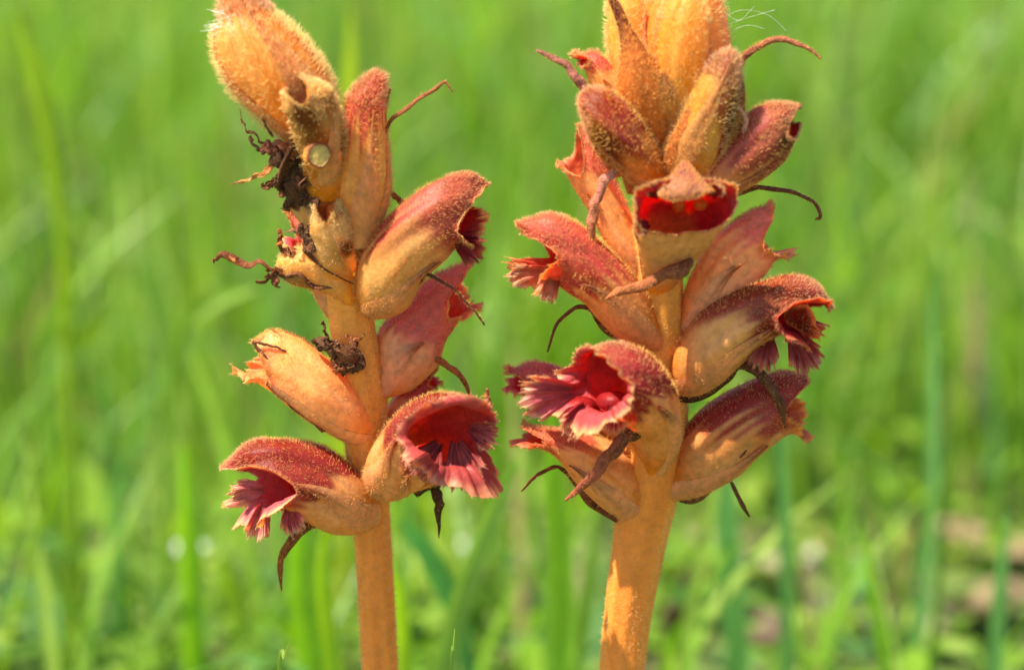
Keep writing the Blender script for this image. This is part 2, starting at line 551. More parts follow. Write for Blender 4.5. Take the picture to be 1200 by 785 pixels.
def fans(fo, specs, red=(.44, .06, .05), pink=(.60, .17, .16), edge=(.86, .58, .32)):
    """crumpled, pleated lobes of the lip: (apex x, y, offset, angle from, angle to [deg, 0 right, 90 up], length, offset of the margin, ruffle)"""
    org = np.array(fo.location) + np.array(fo.parent.location)
    for (x, y, z, a0, a1, ln, ze, rf) in specs:
        SEED[0] += 3
        sd = SEED[0]
        kr, kc = 18, 60
        t = np.linspace(0, 1, kr)[:, None]; f = np.linspace(0, 1, kc)[None]
        an = np.radians(a0 + (a1 - a0) * f)
        L = ln * (.62 + .38 * np.sin(np.clip(f, .02, .98) * math.pi) ** .5) * (1 + .10 * wav(f * 6.3, sd, 4, 9, 4) + .09 * wav(f * 6.3, sd + 1, 14, 26, 5))
        r = (.20 + .80 * t) * L
        pl = 1.1 * wav(f * 6.3, sd + 2, 1.0, 3.2, 4) + .45 * wav(f * 6.3, sd + 3, 4, 8, 4) + .22 * wav(f * 6.3, sd + 7, 10, 16, 4)
        zz = z + (ze - z) * np.sin(t * 1.45) + rf * 1.5 * pl * t ** 1.8 + rf * 1.1 * wav2(t * 5 + 0 * f, f * 8 + 0 * t, sd + 4, .5, 2) * t
        sway = rf * .8 * wav2(t * 4 + 0 * f, f * 7 + 0 * t, sd + 8, .5, 2) * t
        px = x + r * np.cos(an) + sway * np.sin(an); py = y - r * np.sin(an) + sway * np.cos(an) + .10 * ln * t ** 2
        g = P(np.stack([px, py, zz], -1).reshape(-1, 3)).reshape(kr, kc, 3)
        n = grid_normals(g, False)
        if n[..., 1].mean() > 0:
            n = -n
        cl = mixc(pink, red, np.clip(.85 - .8 * t + .26 * wav(f * 6.3, sd + 5, 6, 18, 6), 0, 1))
        cl = mixc(cl, edge, sst(.78, 1.0, t + .10 * wav(f * 6.3, sd + 6, 12, 30, 4)) * .85)
        gi = g - n * (1.0 * PX)
        N_ = kr * kc
        qq = grid_quads(kr, kc, False)
        e = (kr - 1) * kc + np.arange(kc - 1)
        acc = Acc()
        acc.add(np.concatenate([g.reshape(-1, 3), gi.reshape(-1, 3)]), np.concatenate([cl.reshape(-1, 3)] * 2), np.concatenate([n.reshape(-1, 3), -n.reshape(-1, 3)]),
                np.concatenate([qq, qq[:, ::-1] + N_, np.stack([e, e + 1, e + 1 + N_, e + N_], 1)]))
        rg = np.random.default_rng(sd)
        pk = rg.integers(0, kc, 170)
        hair_cones(acc, g[-1, pk], nrm(g[-1, pk] - g[-3, pk]), n[-1, pk] * .3, 3.6 * PX, .2 * PX, rg, edge)
        acc.build('lip_lobe', [M_PETAL, M_HAIR], fo, org, org)

def ell(acc, c, rx, rz, ry, col, sd, na=18, nb=12, noise=.06, mat=0):
    a = np.arange(na) / na * 2 * math.pi
    b = np.linspace(.02, math.pi - .02, nb)
    B, A = np.meshgrid(b, a, indexing='ij')
    k = 1 + noise * wav2(A * 1.0, B * 2, sd, 1, 3)
    d = np.stack([np.sin(B) * np.cos(A) * rx, np.sin(B) * np.sin(A) * ry, np.cos(B) * rz], -1) * k[..., None]
    acc.add(c + d, np.asarray(col), nrm(d / np.array([rx, ry, rz])), grid_quads(nb, na, True), mat=mat)

def tubeline(acc, pts, rads, col, sd, flat=.55, ns=None, nc=10, rough=.14, twist=1.2, world=False, tipcol=None, mat=0, hairs=0, hl=3.5, hairc=HAIRC, curl=0.0, crease=.25):
    """a dried, twisted, flattened strip with a fold along it: bract tails, calyx teeth, withered bits"""
    ns = ns or max(14, len(pts) * 9)
    c = cr(pts, ns)
    c = c if world else P(c)
    rd = np.maximum(cr(rads, ns)[:, 0], .15) * PX
    t = np.linspace(0, 1, ns)
    c = c + np.stack([wav(t, sd + i, 8, 26, 4) for i in range(3)], 1) * rd[:, None] * .45 * rough / .18 * sst(0, .15, t)[:, None]
    T = nrm(np.gradient(c, axis=0))
    ref = np.array([.15, -1, .3]); ref = ref / np.linalg.norm(ref)
    A = nrm(np.cross(T, ref)); B = nrm(np.cross(T, A))
    tw = twist * wav(t, sd + 9, 1, 4, 3) + curl * t
    a = np.arange(nc) / nc * 2 * math.pi
    rd = rd * (1 + rough * .7 * wav(t, sd + 21, 14, 40, 5))
    rr = 1 + rough * wav2(np.tile(t[:, None] * 30, (1, nc)), np.tile(a[None] * 2, (ns, 1)), sd, .6, 2)
    ca, sa = np.cos(a)[None] * rr, np.sin(a)[None] * rr * flat
    sa = sa - crease * (1 - np.abs(np.cos(a))[None]) * .8
    x = ca * np.cos(tw)[:, None] - sa * np.sin(tw)[:, None]
    y = ca * np.sin(tw)[:, None] + sa * np.cos(tw)[:, None]
    g = c[:, None] + (A[:, None] * x[..., None] + B[:, None] * y[..., None]) * rd[:, None, None]
    n = grid_normals(g, True, c[:, None])
    cl = mixc(col, tipcol if tipcol is not None else col, t)[:, None] * (1 + .3 * wav2(np.tile(t[:, None] * 40, (1, nc)), np.tile(a[None] * 2, (ns, 1)), sd + 3, .5, 2))[..., None]
    k = len(g.reshape(-1, 3))
    gg = np.concatenate([g.reshape(-1, 3), c[:1], c[-1:] + T[-1:] * rd[-1]])
    cg = np.concatenate([cl.reshape(-1, 3), cl[0, :1], cl[-1, :1]])
    ng = np.concatenate([n.reshape(-1, 3), -T[:1], T[-1:]])
    j = np.arange(nc); j2 = (j + 1) % nc
    tr = np.concatenate([np.stack([j2, j, np.full(nc, k)], 1), np.stack([(ns - 1) * nc + j, (ns - 1) * nc + j2, np.full(nc, k + 1)], 1)])
    acc.add(gg, np.clip(cg, .004, 1), ng, grid_quads(ns, nc, True), tr, mat)
    if hairs:
        add_hairs(acc, g, n, np.gradient(g, axis=0), hairs, hl * PX, .22 * PX, np.ones((ns, nc)), sd + 5, hairc)
    return g

def bract(plant, pts, rads, col=BROWN, tipcol=None, sd=None, name='bract', hairs=120, label=None, **kw):
    SEED[0] += 7
    acc = Acc()
    tubeline(acc, pts, rads, col, sd or SEED[0], tipcol=tipcol, hairs=hairs, **kw)
    org = P([pts[0]])[0]
    o = acc.build(name, [M_DRY, M_HAIR], plant[0], org, plant[1])
    if label:
        o['label'] = label
    return o

def sheet_bract(plant, pts, widths, cup=.9, col=ORANGE, tip=BURG, thick=2.0, hairs=900, hl=5, name='bract', rot=0.0, tail=None, tailr=None, speck=None):
    """a lance-shaped scale leaf, cupped round what it covers"""
    SEED[0] += 7
    sd = SEED[0]
    kr, kc = 40, 21
    c = P(cr(pts, kr)); w = cr(widths, kr)[:, 0] * PX
    T = nrm(np.gradient(c, axis=0))
    S = nrm(np.cross(T, np.array([math.sin(rot), -math.cos(rot), .25])))
    F = nrm(np.cross(S, T))
    if F[:, 1].mean() > 0:
        F = -F
    a = np.linspace(-1, 1, kc)
    ang = a * cup * 1.25
    g = c[:, None] + S[:, None] * (np.sin(ang)[None] * w[:, None] / max(math.sin(min(cup * 1.25, 1.57)), .3))[..., None] + F[:, None] * ((np.cos(ang) - 1)[None] * w[:, None] * .9)[..., None]
    t = np.linspace(0, 1, kr)
    TT = np.tile(t[:, None], (1, kc)); AA = np.tile(a[None], (kr, 1))
    n = grid_normals(g, False)
    if np.sum(n * F[:, None]) < 0:
        n = -n
    g = g + n * ((wav2(TT * 9, AA * 5, sd, .5, 2.2) * 1.3 + .8 * wav(AA, sd, 9, 18, 4)) * PX)[..., None]
    blot = wav2(TT * 8, AA * 4, sd + 2, .5, 2)
    cl = mixc(col, tip, np.clip(sst(.35, .95, TT + .18 * blot) + .2 * wav(AA, sd + 4, 8, 16, 4), 0, 1))
    cl = mixc(cl, CREAM, sst(.8, 1, np.abs(AA)) * .5)
    if speck is not None:
        cl = mixc(cl, speck, np.clip(sst(.2, .8, wav2(TT * 14, AA * 9, sd + 9, .6, 2)), 0, .85))
    gi = g - n * (thick * PX)
    qq = grid_quads(kr, kc, False)
    side = [np.stack([np.arange(kr - 1) * kc + e, np.arange(1, kr) * kc + e, np.arange(1, kr) * kc + e + kr * kc, np.arange(kr - 1) * kc + e + kr * kc], 1) for e in (0, kc - 1)]
    acc = Acc()
    acc.add(np.concatenate([g.reshape(-1, 3), gi.reshape(-1, 3)]), np.concatenate([cl.reshape(-1, 3)] * 2),
            np.concatenate([n.reshape(-1, 3), -n.reshape(-1, 3)]), np.concatenate([qq, qq[:, ::-1] + kr * kc] + side))
    add_hairs(acc, g, n, np.gradient(g, axis=0), hairs, hl * PX, .25 * PX, 1 + 1.5 * np.abs(AA) ** 3, sd + 6, HAIRC)
    if tail:
        tubeline(acc, tail, tailr, tip, sd, mat=2, hairs=120)
    org = P([pts[0]])[0]
    return acc.build(name, [M_PETAL, M_HAIR, M_DRY], plant[0], org, plant[1])

def withered(plant, bits, name='withered_flower', blobs=(), label=None):
    """a dried-up, crumpled flower: several shrivelled strips and lumps in one mass"""
    SEED[0] += 13
    sd = SEED[0]
    acc = Acc()
    for k, (pts, rads, col, tipc) in enumerate(bits):
        tubeline(acc, pts, rads, col, sd + k * 5, tipcol=tipc, rough=.40, twist=3.2, hairs=60 + int(np.sum(rads) * 4), hl=3.0, hairc=(.5, .33, .2), flat=.26, crease=.55, ns=46)
        for h in range(1 if np.max(rads) > 4 else 0):   # torn side shreds
            r = np.random.default_rng(sd + k * 9 + h)
            for _ in range(3):
                f = r.random() * (len(pts) - 1); i = int(f); a = np.array(pts[i]) * (1 - f + i) + np.array(pts[min(i + 1, len(pts) - 1)]) * (f - i)
                m = max(rads); d = r.normal(0, 1, 3) * m * np.array([.9, .9, .4]); d2 = d + r.normal(0, .6, 3) * m
                tubeline(acc, [tuple(a), tuple(a + d), tuple(a + d2 + d * .4)], [m * .45, m * .4, m * .15], np.asarray(col) * r.uniform(.8, 2.6), sd + k + h, rough=.4, twist=3, flat=.2, crease=.6, ns=16)
    for k, (x, y, z, rx, ry, col) in enumerate(blobs):
        a = np.arange(44) / 44 * 2 * math.pi
        b = np.linspace(.03, math.pi - .03, 30)
        B, A = np.meshgrid(b, a, indexing='ij')
        d0 = np.stack([np.sin(B) * np.cos(A), np.sin(B) * np.sin(A) * .7, np.cos(B)], -1)
        kk = 1 + .22 * np.abs(wav2(d0[..., 0] * 3 + d0[..., 1], d0[..., 2] * 3, sd + k, .8, 3)) + .22 * wav2(d0[..., 0] * 6, d0[..., 2] * 6 + d0[..., 1] * 5, sd + 1 + k, .8, 2.4)
        g = P([(x, y, z)])[0] + d0 * kk[..., None] * np.array([rx, min(rx, ry), ry]) * PX
        n = grid_normals(g, True, P([(x, y, z)])[0])
        cl = np.asarray(col) * np.clip(1 + .55 * wav2(d0[..., 0] * 9, d0[..., 2] * 9, sd + 4 + k, .6, 2), .25, 2.5)[..., None]
        acc.add(g, cl.reshape(-1, 3), n, grid_quads(30, 44, True))
        add_hairs(acc, g, n, np.gradient(g, axis=0), 420, 3 * PX, .22 * PX, np.ones(g.shape[:2]), sd + 8 + k, (.45, .3, .18))
    org = P([bits[0][0][0]])[0] if bits else P([blobs[0][:3]])[0]
    o = acc.build(name, [M_DRY, M_HAIR], plant[0], org, plant[1])
    if label:
        o['label'] = label
    return o

def stem(plant, pts, rads, hairs=17000, seed=1):
    """pts in photograph pixels from the lowest visible point upwards; continues down to the soil"""
    c = P(cr(pts, 70)); rd = cr(rads, 70)[:, 0] * PX
    c0, d0 = c[0], nrm(c[0] - c[4])
    z0 = plant[1][2] - .006
    k = np.linspace(0, 1, 26)[:-1]
    foot = np.array([plant[1][0], plant[1][1], z0])
    ctrl = c0 + d0 * (c0[2] - z0) * .45
    low = np.outer((1 - k) ** 2, foot) + np.outer(2 * k * (1 - k), ctrl) + np.outer(k ** 2, c0)
    lr = rd[0] * (1 + .55 * (1 - k) ** 3)
    c = np.concatenate([low, c]); rd = np.concatenate([lr, rd])
    m = len(c); nc = 56
    T = nrm(np.gradient(c, axis=0))
    A = nrm(np.cross(T, np.array([0, 1.0, .1]))); B = nrm(np.cross(T, A))
    a = np.arange(nc) / nc * 2 * math.pi
    t = np.linspace(0, 1, m)
    AA = np.tile(a[None], (m, 1)); TT = np.tile(t[:, None], (1, nc))
    sl = np.cumsum(np.linalg.norm(np.gradient(c, axis=0), axis=1)) / PX
    rr = 1 + .022 * np.sin(AA * 9 + 2 * np.sin(TT * 7)) + .03 * wav2(AA * 1.0, TT * 30, seed, .6, 2)
    g = c[:, None] + (A[:, None] * (np.cos(AA) * rr)[..., None] + B[:, None] * (np.sin(AA) * rr)[..., None]) * rd[:, None, None]
    n = grid_normals(g, True, c[:, None])
    st = wav2(AA * 5, TT * 26, seed + 1, .5, 1.6)
    cl = mixc((.77, .265, .040), (.70, .205, .026), np.clip(.5 + .5 * st, 0, 1))
    cl = mixc(cl, (.54, .17, .02), np.clip(sst(.55, 1.1, wav2(AA * 2, TT * 60, seed + 2, .6, 2)), 0, .6))
    cl = mixc(cl, (.84, .38, .05), sst(.45, .7, TT) * .5)
    acc = Acc()
    acc.add(g, cl.reshape(-1, 3), n, grid_quads(m, nc, True))
    add_hairs(acc, g, n, np.gradient(g, axis=0), hairs, 5.0 * PX, .24 * PX, np.ones((m, nc)), seed, (.92, .66, .34), lean=.2)
    return acc.build('stem', [M_STEM, M_HAIR], plant[0], plant[1], plant[1])

def scar(plant, x, y, z, r, face, length):
    """round cut where a flower came off: a short stub with a pale face and a brown rim"""
    SEED[0] += 7
    sd = SEED[0]
    c = P([(x, y, z)])[0]
    f = nrm(np.array(face, float))
    A = nrm(np.cross(f, [0, 0, 1.0])); B = np.cross(f, A)
    nc = 40
    a = np.arange(nc) / nc * 2 * math.pi
    prof = [(1.35, -length, ORANGE), (1.22, -length * .3, DORANGE), (1.16, -.5, (.3, .09, .03)), (1.10, 1.2, (.16, .05, .02)), (1.0, 1.5, (.2, .08, .03)), (.93, .5, (.45, .25, .07)), (.86, .2, (.46, .30, .08)), (.5, .5, (.50, .34, .09)), (.02, .8, (.46, .30, .08))]
    rows, cols = [], []
    for (k, h, cc) in prof:
        kk = k * (1 + .06 * wav(a, sd, 2, 6, 4) + (.05 * wav(a, sd + 1, 8, 16, 4) if .8 < k < 1.2 else 0))
        rows.append(c + (np.outer(np.cos(a) * kk, A) + np.outer(np.sin(a) * kk, B)) * r * PX + f * h * PX)
        cols.append(np.asarray(cc)[None] * (1 + .18 * wav(a, sd + 3, 5, 14, 4))[:, None])
    g = np.array(rows)
    n = grid_normals(g, True, c - f * .002)
    acc = Acc()
    acc.add(g, np.array(cols).reshape(-1, 3), n, grid_quads(len(prof), nc, True))
    add_hairs(acc, g[:3], n[:3], np.gradient(g, axis=0)[:3], 160, 3 * PX, .22 * PX, np.ones((3, nc)), sd, HAIRC)
    return acc.build('flower_scar', [M_STEM, M_HAIR], plant[0], c, plant[1])

# ================================================================== the two broomrapes
def plant_root(px, label):
    f = P([(px, 785, 0)])[0]
    org = np.array([f[0], 0.0, 0.0])
    o = empty('broomrape_plant', org)
    tag(o, label, 'wildflower', 'flowering broomrapes')
    return (o, org)

UP2 = [(-38, 50, 16, 35), (38, 50, 16, 35)]
def lip3(l1=30, l2=34, l3=30, f1=60, f2=60, f3=60, wd=44):
    return [(120, wd, l1, f1), (180, wd, l2, f2), (-120, wd, l3, f3)]

LP = plant_root(452, "orange broomrape spike with a fat closed bud on top and dried brown withered flowers")
RP = plant_root(700, "dense orange broomrape spike crowned by tight hairy buds, one red-mouthed flower facing outward")

# ---------------- plant with the fat bud
stem(LP, [(447, 800, 0), (441, 700, 0), (436, 620, 0), (430, 540, 0), (426, 460, 0), (414, 390, 0), (406, 320, 0), (402, 250, 0), (385, 195, 4), (368, 150, 4), (350, 118, 0)],
     [22, 22, 22, 24, 27, 26, 26, 24, 24, 20, 12], seed=3)

# fat closed bud
flower(LP, [(392, 158, 6), (397, 125, 10), (386, 85, 10), (350, 40, 6), (310, 8, 2), (288, -18, 0), (274, -42, -2)],
       [(344, 172, 6), (298, 130, 8), (268, 96, 10), (255, 55, 6), (260, 18, 2), (262, -14, 0), (268, -42, -2)],
       [16, 40, 52, 46, 26, 14, 2], closed=True, red=(.45, 1.2), redk=.1, base=(.80, .42, .12), mid=(.70, .24, .04), hood=(.46, .11, .05), hairs=8000, hl=9,
       calyx=((70, .72), (-80, .7), (165, .6)), calc=DORANGE, name='flower_bud', hairc=HAIRW, fold=.05, stripes=.8)
# loose white fluff on its shoulder
acc = Acc()
for k in range(70):
    a = (263 + random.uniform(-6, 18), 24 + random.uniform(-12, 16), 20 + random.uniform(-8, 12))
    d = (random.uniform(-26, 14), random.uniform(-12, 10), random.uniform(0, 10))
    tubeline(acc, [a, (a[0] + d[0] * .5 + 3, a[1] + d[1] * .3, a[2] + d[2]), (a[0] + d[0], a[1] + d[1], a[2] + 4)], [.28, .26, .15], (.95, .92, .86), 900 + k, ns=10, nc=4, rough=.02)
acc.build('fluff', [M_HAIR], LP[0], P([(262, 24, 38)])[0], LP[1])

# small arched stub in front of the bud
flower(LP, [(405, 210, 14), (405, 168, 36), (399, 132, 52), (382, 103, 60), (358, 94, 58)],
       [(360, 205, 14), (345, 168, 36), (337, 142, 54), (331, 124, 66), (334, 112, 66)],
       [24, 28, 25, 19, 9], lobes=[(0, 90, 9, 30), (180, 60, 6, 10)], sb=(.3, .0), red=(.75, 1.2), redk=-.1, base=YELLOW, mid=ORANGE, hood=(.22, .06, .03),
       inner=(.3, .09, .03), lipc=YELLOW, edge=CREAM, hairs=2600, hl=5.5, calyx=((60, .5),), name='flower_bud', hairc=HAIRW,
       patch=[(.62, 90, .14, 60, (.18, .05, .02)), (.35, 60, .15, 70, (.22, .09, .03))])
# dark hairy band and round scar below it
scar(LP, 374, 182, 72, 12, (.25, -1, .1), 16)
flower(LP, [(420, 222, 10), (416, 190, 16), (408, 172, 20), (398, 162, 22)], [(352, 228, 8), (352, 200, 18), (356, 182, 24), (362, 166, 26)],
       [28, 27, 23, 12], closed=True, base=ORANGE, mid=ORANGE, hood=(.2, .06, .03), red=(.55, .9), redk=0, hairs=1500, hl=5, calyx=(), name='bract_base', hairc=HAIRC)

# half-open bud leaning out, pink at the hood
flower(LP, [(402, 285, 12), (392, 225, 20), (397, 170, 20), (404, 125, 16), (430, 92, 12), (446, 84, 10)],
       [(440, 282, 8), (456, 225, 10), (455, 175, 10), (451, 135, 10), (452, 104, 10), (450, 86, 10)],
       [26, 30, 27, 22, 13, 2], closed=True, red=(.42, .85), redk=.12, base=(.84, .50, .15), mid=(.74, .30, .06), hood=(.48, .09, .09), hairs=4200, hl=7,
       calyx=((95, .62), (170, .8)), calc=(.6, .22, .06), name='flower_bud', stripes=.5)
bract(LP, [(449, 158, 14), (462, 138, 16), (486, 121, 20), (510, 104, 22), (522, 97, 22), (531, 108, 24)], [3.6, 3.4, 3, 2.4, 1.6, .8], (.28, .09, .035), hairs=200)

# withered dark mass at the left of the axis
withered(LP, [
    ([(322, 182, 24), (336, 196, 30), (350, 218, 32), (360, 243, 28)], [8, 12, 14, 9], DBROWN, DBROWN),
    ([(312, 168, 26), (330, 172, 32), (348, 176, 34), (362, 172, 34)], [4, 6, 5, 4], (.30, .09, .05), (.4, .12, .03)),
    ([(306, 178, 26), (320, 176, 30), (336, 184, 33)], [3, 5, 4], (.28, .08, .05), BROWN),
    ([(281, 128, 30), (285, 146, 30), (296, 158, 28), (314, 172, 26)], [1.1, 1.6, 2.2, 2.6], (.25, .10, .03), BROWN),
    ([(309, 122, 36), (307, 134, 36), (311, 146, 34), (319, 160, 30)], [1.2, 1.2, 1.4, 1.6], (.16, .06, .03), BROWN),
    ([(292, 160, 22), (297, 170, 22), (306, 177, 24)], [1.6, 2.4, 2.8], BROWN, DBROWN),
    ([(271, 216, 28), (290, 211, 28), (306, 205, 27), (318, 192, 26)], [1.2, 2.2, 3, 3.6], (.62, .28, .08), (.4, .13, .03)),
    ([(309, 217, 26), (320, 216, 28), (332, 208, 28)], [4, 4, 5], BROWN, DBROWN),
    ([(325, 220, 24), (332, 226, 26), (340, 232, 26)], [2, 3, 4], BROWN, BROWN),
    ([(334, 241, 20), (342, 238, 22), (352, 236, 24)], [5, 5, 5], DBROWN, BROWN)],
    blobs=[(342, 214, 26, 13, 20, DBROWN), (354, 228, 26, 9, 13, (.08, .035, .018))], label="dark crumpled withered flower with thin leggy shreds")

# pale stub with a brown dead edge, below the mass
flower(LP, [(420, 318, 14), (420, 285, 26), (412, 258, 34), (398, 240, 38)], [(368, 320, 14), (362, 285, 26), (362, 262, 36), (368, 244, 40)],
       [25, 27, 24, 17], lobes=[(0, 180, 5, 10)], base=CREAM, mid=YELLOW, hood=(.25, .08, .03), red=(.72, 1.1), redk=0, inner=(.35, .12, .04), lipc=CREAM, edge=CREAM,
       hairs=1700, hl=5.5, calyx=(), name='flower_stub', hairc=HAIRW, ruf=1.5,
       patch=[(.40, 48, .16, 26, (.12, .04, .016)), (.95, 100, .10, 40, (.36, .10, .04))])
flower(LP, [(390, 270, 10), (372, 245, 18), (352, 232, 20)], [(372, 290, 8), (352, 262, 18), (338, 240, 20)], [16, 14, 9], lobes=[(0, 180, 4, 5)],
       base=CREAM, mid=YELLOW, hood=BROWN, red=(.85, 1.2), hairs=500, calyx=(), name='flower_stub', inner=BROWN, lipc=BROWN, edge=(.4, .2, .08), ruf=1.5)
withered(LP, [([(352, 262, 44), (357, 276, 46), (357, 290, 46), (366, 303, 46), (385, 317, 44), (400, 326, 42), (412, 331, 40)], [3, 6, 6.5, 3, 2, 2, 2.4], DBROWN, BROWN),
              ([(366, 262, 42), (360, 270, 44), (358, 284, 46)], [3, 3, 4], DBROWN, DBROWN),
              ([(372, 272, 42), (366, 276, 44), (360, 282, 46)], [2, 2, 3], BROWN, DBROWN)])

# cream swollen stub ending in a long dry brown tail
flower(LP, [(415, 335, 4), (398, 298, 12), (372, 282, 18), (345, 294, 20), (326, 302, 20)], [(405, 362, 2), (385, 345, 10), (360, 338, 16), (338, 330, 20), (322, 316, 20)],
       [24, 27, 24, 18, 6], closed=True, base=CREAM, mid=YELLOW, hood=BROWN, red=(2, 3), hairs=1600, hl=4.5, calyx=(), name='flower_stub', hairc=HAIRW,
       patch=[(.72, 150, .22, 42, (.16, .045, .018))])
withered(LP, [([(392, 335, 26), (368, 333, 34), (345, 328, 36), (322, 319, 32), (302, 311, 30), (280, 305, 30), (262, 300, 30), (250, 303, 30), (251, 309, 30)], [7, 9, 9, 7, 6, 4.5, 3.4, 2.6, 1.4], BROWN, (.2, .06, .025)),
              ([(325, 318, 34), (315, 325, 36), (302, 331, 36)], [4, 4, 2.4], BROWN, BROWN), ([(316, 322, 36), (322, 330, 38), (326, 337, 38)], [3, 3.4, 1.6], BROWN, (.25, .08, .04)),
              ([(348, 296, 24), (336, 297, 26), (330, 288, 26), (328, 274, 26), (327, 268, 26)], [5, 5.5, 3.4, 1.8, 1], (.4, .11, .03), BROWN)],
         label="long dry reddish brown withered tail pointing away from the stem")

# pale faded flower behind the axis
flower(LP, [(412, 350, -10), (395, 300, -22), (372, 268, -34), (350, 256, -40)], [(400, 388, -10), (378, 362, -22), (362, 320, -34), (342, 285, -40)],
       [20, 26, 24, 20], lobes=UP2 + lip3(12, 12, 12), base=CREAM, mid=YELLOW, hood=(.7, .32, .25), red=(.6, 1.1), hairs=900, calyx=((100, .5),))

# flower with the long pink hood, reaching out
f_long = flower(LP, [(426, 362, 10), (420, 325, 18), (430, 287, 24), (464, 248, 28), (512, 216, 28), (548, 206, 24), (564, 211, 22)],
       [(432, 364, 10), (452, 372, 18), (478, 362, 26), (493, 338, 30), (508, 318, 32), (524, 302, 31), (536, 286, 28)],
       [8, 26, 36, 36, 31, 23, 12], sb=(.22, .05), lobes=[(0, 60, 9, -12), (60, 50, 11, 35), (-60, 50, 9, 15), (125, 34, 22, 80), (180, 34, 34, 38), (-125, 40, 40, 20)], red=(.40, .95), redk=.24, base=YELLOW, mid=(.70, .30, .07),
       hood=(.42, .075, .075), lipc=(.35, .035, .03), inner=(.33, .025, .02), edge=CREAM, hairs=3600, hl=4, calyx=((128, .62),), calc=(.4, .10, .05), stripes=.6, ruf=3.5)
bract(LP, [(478, 350, 40), (490, 330, 46), (497, 322, 48), (515, 329, 50), (535, 342, 50), (552, 360, 50), (567, 381, 50)], [2, 3, 3.6, 3.2, 2.8, 2.4, 2.2], (.13, .042, .02), hairs=150)

# pale pink flower behind it
flower(LP, [(438, 450, -4), (440, 400, -14), (462, 362, -20), (505, 325, -24), (548, 306, -26)], [(446, 470, -4), (482, 455, -14), (510, 428, -20), (524, 398, -24), (540, 372, -26)],
       [16, 32, 34, 30, 26], lobes=[(-40, 55, 12, 30), (40, 55, 12, 30), (110, 45, 20, 50), (180, 45, 30, 45), (-120, 45, 20, 45)], red=(.35, .85), redk=.12, base=(.86, .50, .24), mid=(.80, .38, .14), hood=(.70, .27, .23),
       lipc=(.74, .30, .16), inner=(.5, .1, .06), edge=CREAM, hairs=2300, calyx=((100, .55),), calc=(.55, .16, .06))
bract(LP, [(478, 420, 2), (508, 420, 0), (528, 431, -4), (543, 446, -6), (551, 463, -8)], [5, 4.4, 4, 3.2, 1.6], (.34, .09, .025), hairs=80)
bract(LP, [(440, 205, -16), (455, 224, -18), (465, 232, -20), (474, 240, -22)], [4, 4, 4, 3], (.4, .12, .03), hairs=60)
# small faded one further back
flower(LP, [(440, 500, -24), (460, 465, -34), (485, 442, -40), (503, 434, -42)], [(450, 515, -24), (482, 492, -34), (500, 470, -40), (510, 452, -42)], [16, 20, 18, 14], lobes=UP2 + lip3(10, 10, 10),
       base=(.75, .36, .16), mid=(.7, .28, .10), hood=(.5, .13, .11), hairs=500, calyx=())

# old creamy flower on the left
flower(LP, [(436, 470, 4), (412, 448, 12), (382, 418, 18), (352, 396, 20), (322, 388, 20), (306, 396, 18)],
       [(428, 525, 4), (398, 514, 14), (364, 494, 22), (338, 474, 24), (318, 458, 22), (300, 446, 20)],
       [20, 32, 38, 33, 26, 20], lobes=[(-30, 35, 8, 10), (30, 30, 10, 30), (85, 30, 12, 35), (135, 35, 20, 12), (180, 32, 30, 10), (-120, 40, 20, 20)],
       base=(.86, .60, .24), mid=(.84, .50, .16), hood=(.84, .52, .28), red=(.7, 1.1), redk=.05, lipc=(.80, .42, .20), inner=(.72, .32, .12), edge=CREAM, hairs=2400, hl=4, calyx=((132, .78),), calc=(.45, .15, .05), fold=.06, ruf=4, stripes=.3,
       label="faded cream-orange flower past its bloom")
bract(LP, [(296, 400, 40), (308, 403, 44), (322, 406, 46), (335, 412, 46)], [1.6, 2, 1.8, 1.6], (.16, .06, .025), hairs=20)
bract(LP, [(296, 401, 40), (305, 412, 44), (316, 424, 46), (328, 436, 46)], [1.8, 2.2, 2.2, 1.8], (.13, .05, .022), hairs=20)
bract(LP, [(314, 439, 42), (322, 444, 44), (327, 453, 46), (334, 466, 46), (350, 482, 44), (380, 502, 34)], [1, 1.6, 1.8, 2.4, 3.4, 4], (.24, .07, .03), hairs=60)
# dark dried clump on the axis
withered(LP, [([(366, 398, 36), (376, 402, 38), (386, 408, 40), (398, 412, 40)], [4, 5, 6, 6], DBROWN, DBROWN), ([(378, 376, 40), (381, 388, 40), (384, 404, 40)], [2.4, 2, 4], BROWN, DBROWN),
              ([(384, 402, 40), (396, 408, 44), (408, 420, 44)], [5, 7, 8], DBROWN, BROWN), ([(394, 398, 42), (393, 410, 44)], [1.6, 2.4], (.3, .15, .09), BROWN),
              ([(412, 398, 34), (414, 408, 38), (418, 420, 38)], [4, 4, 5], BROWN, DBROWN), ([(398, 425, 42), (412, 428, 44), (424, 424, 38)], [6, 7, 5], BROWN, DBROWN)],
         blobs=[(407, 422, 34, 16, 15, DBROWN), (394, 412, 36, 10, 8, BROWN)], label="small blackened crumpled flower stuck to the stem")

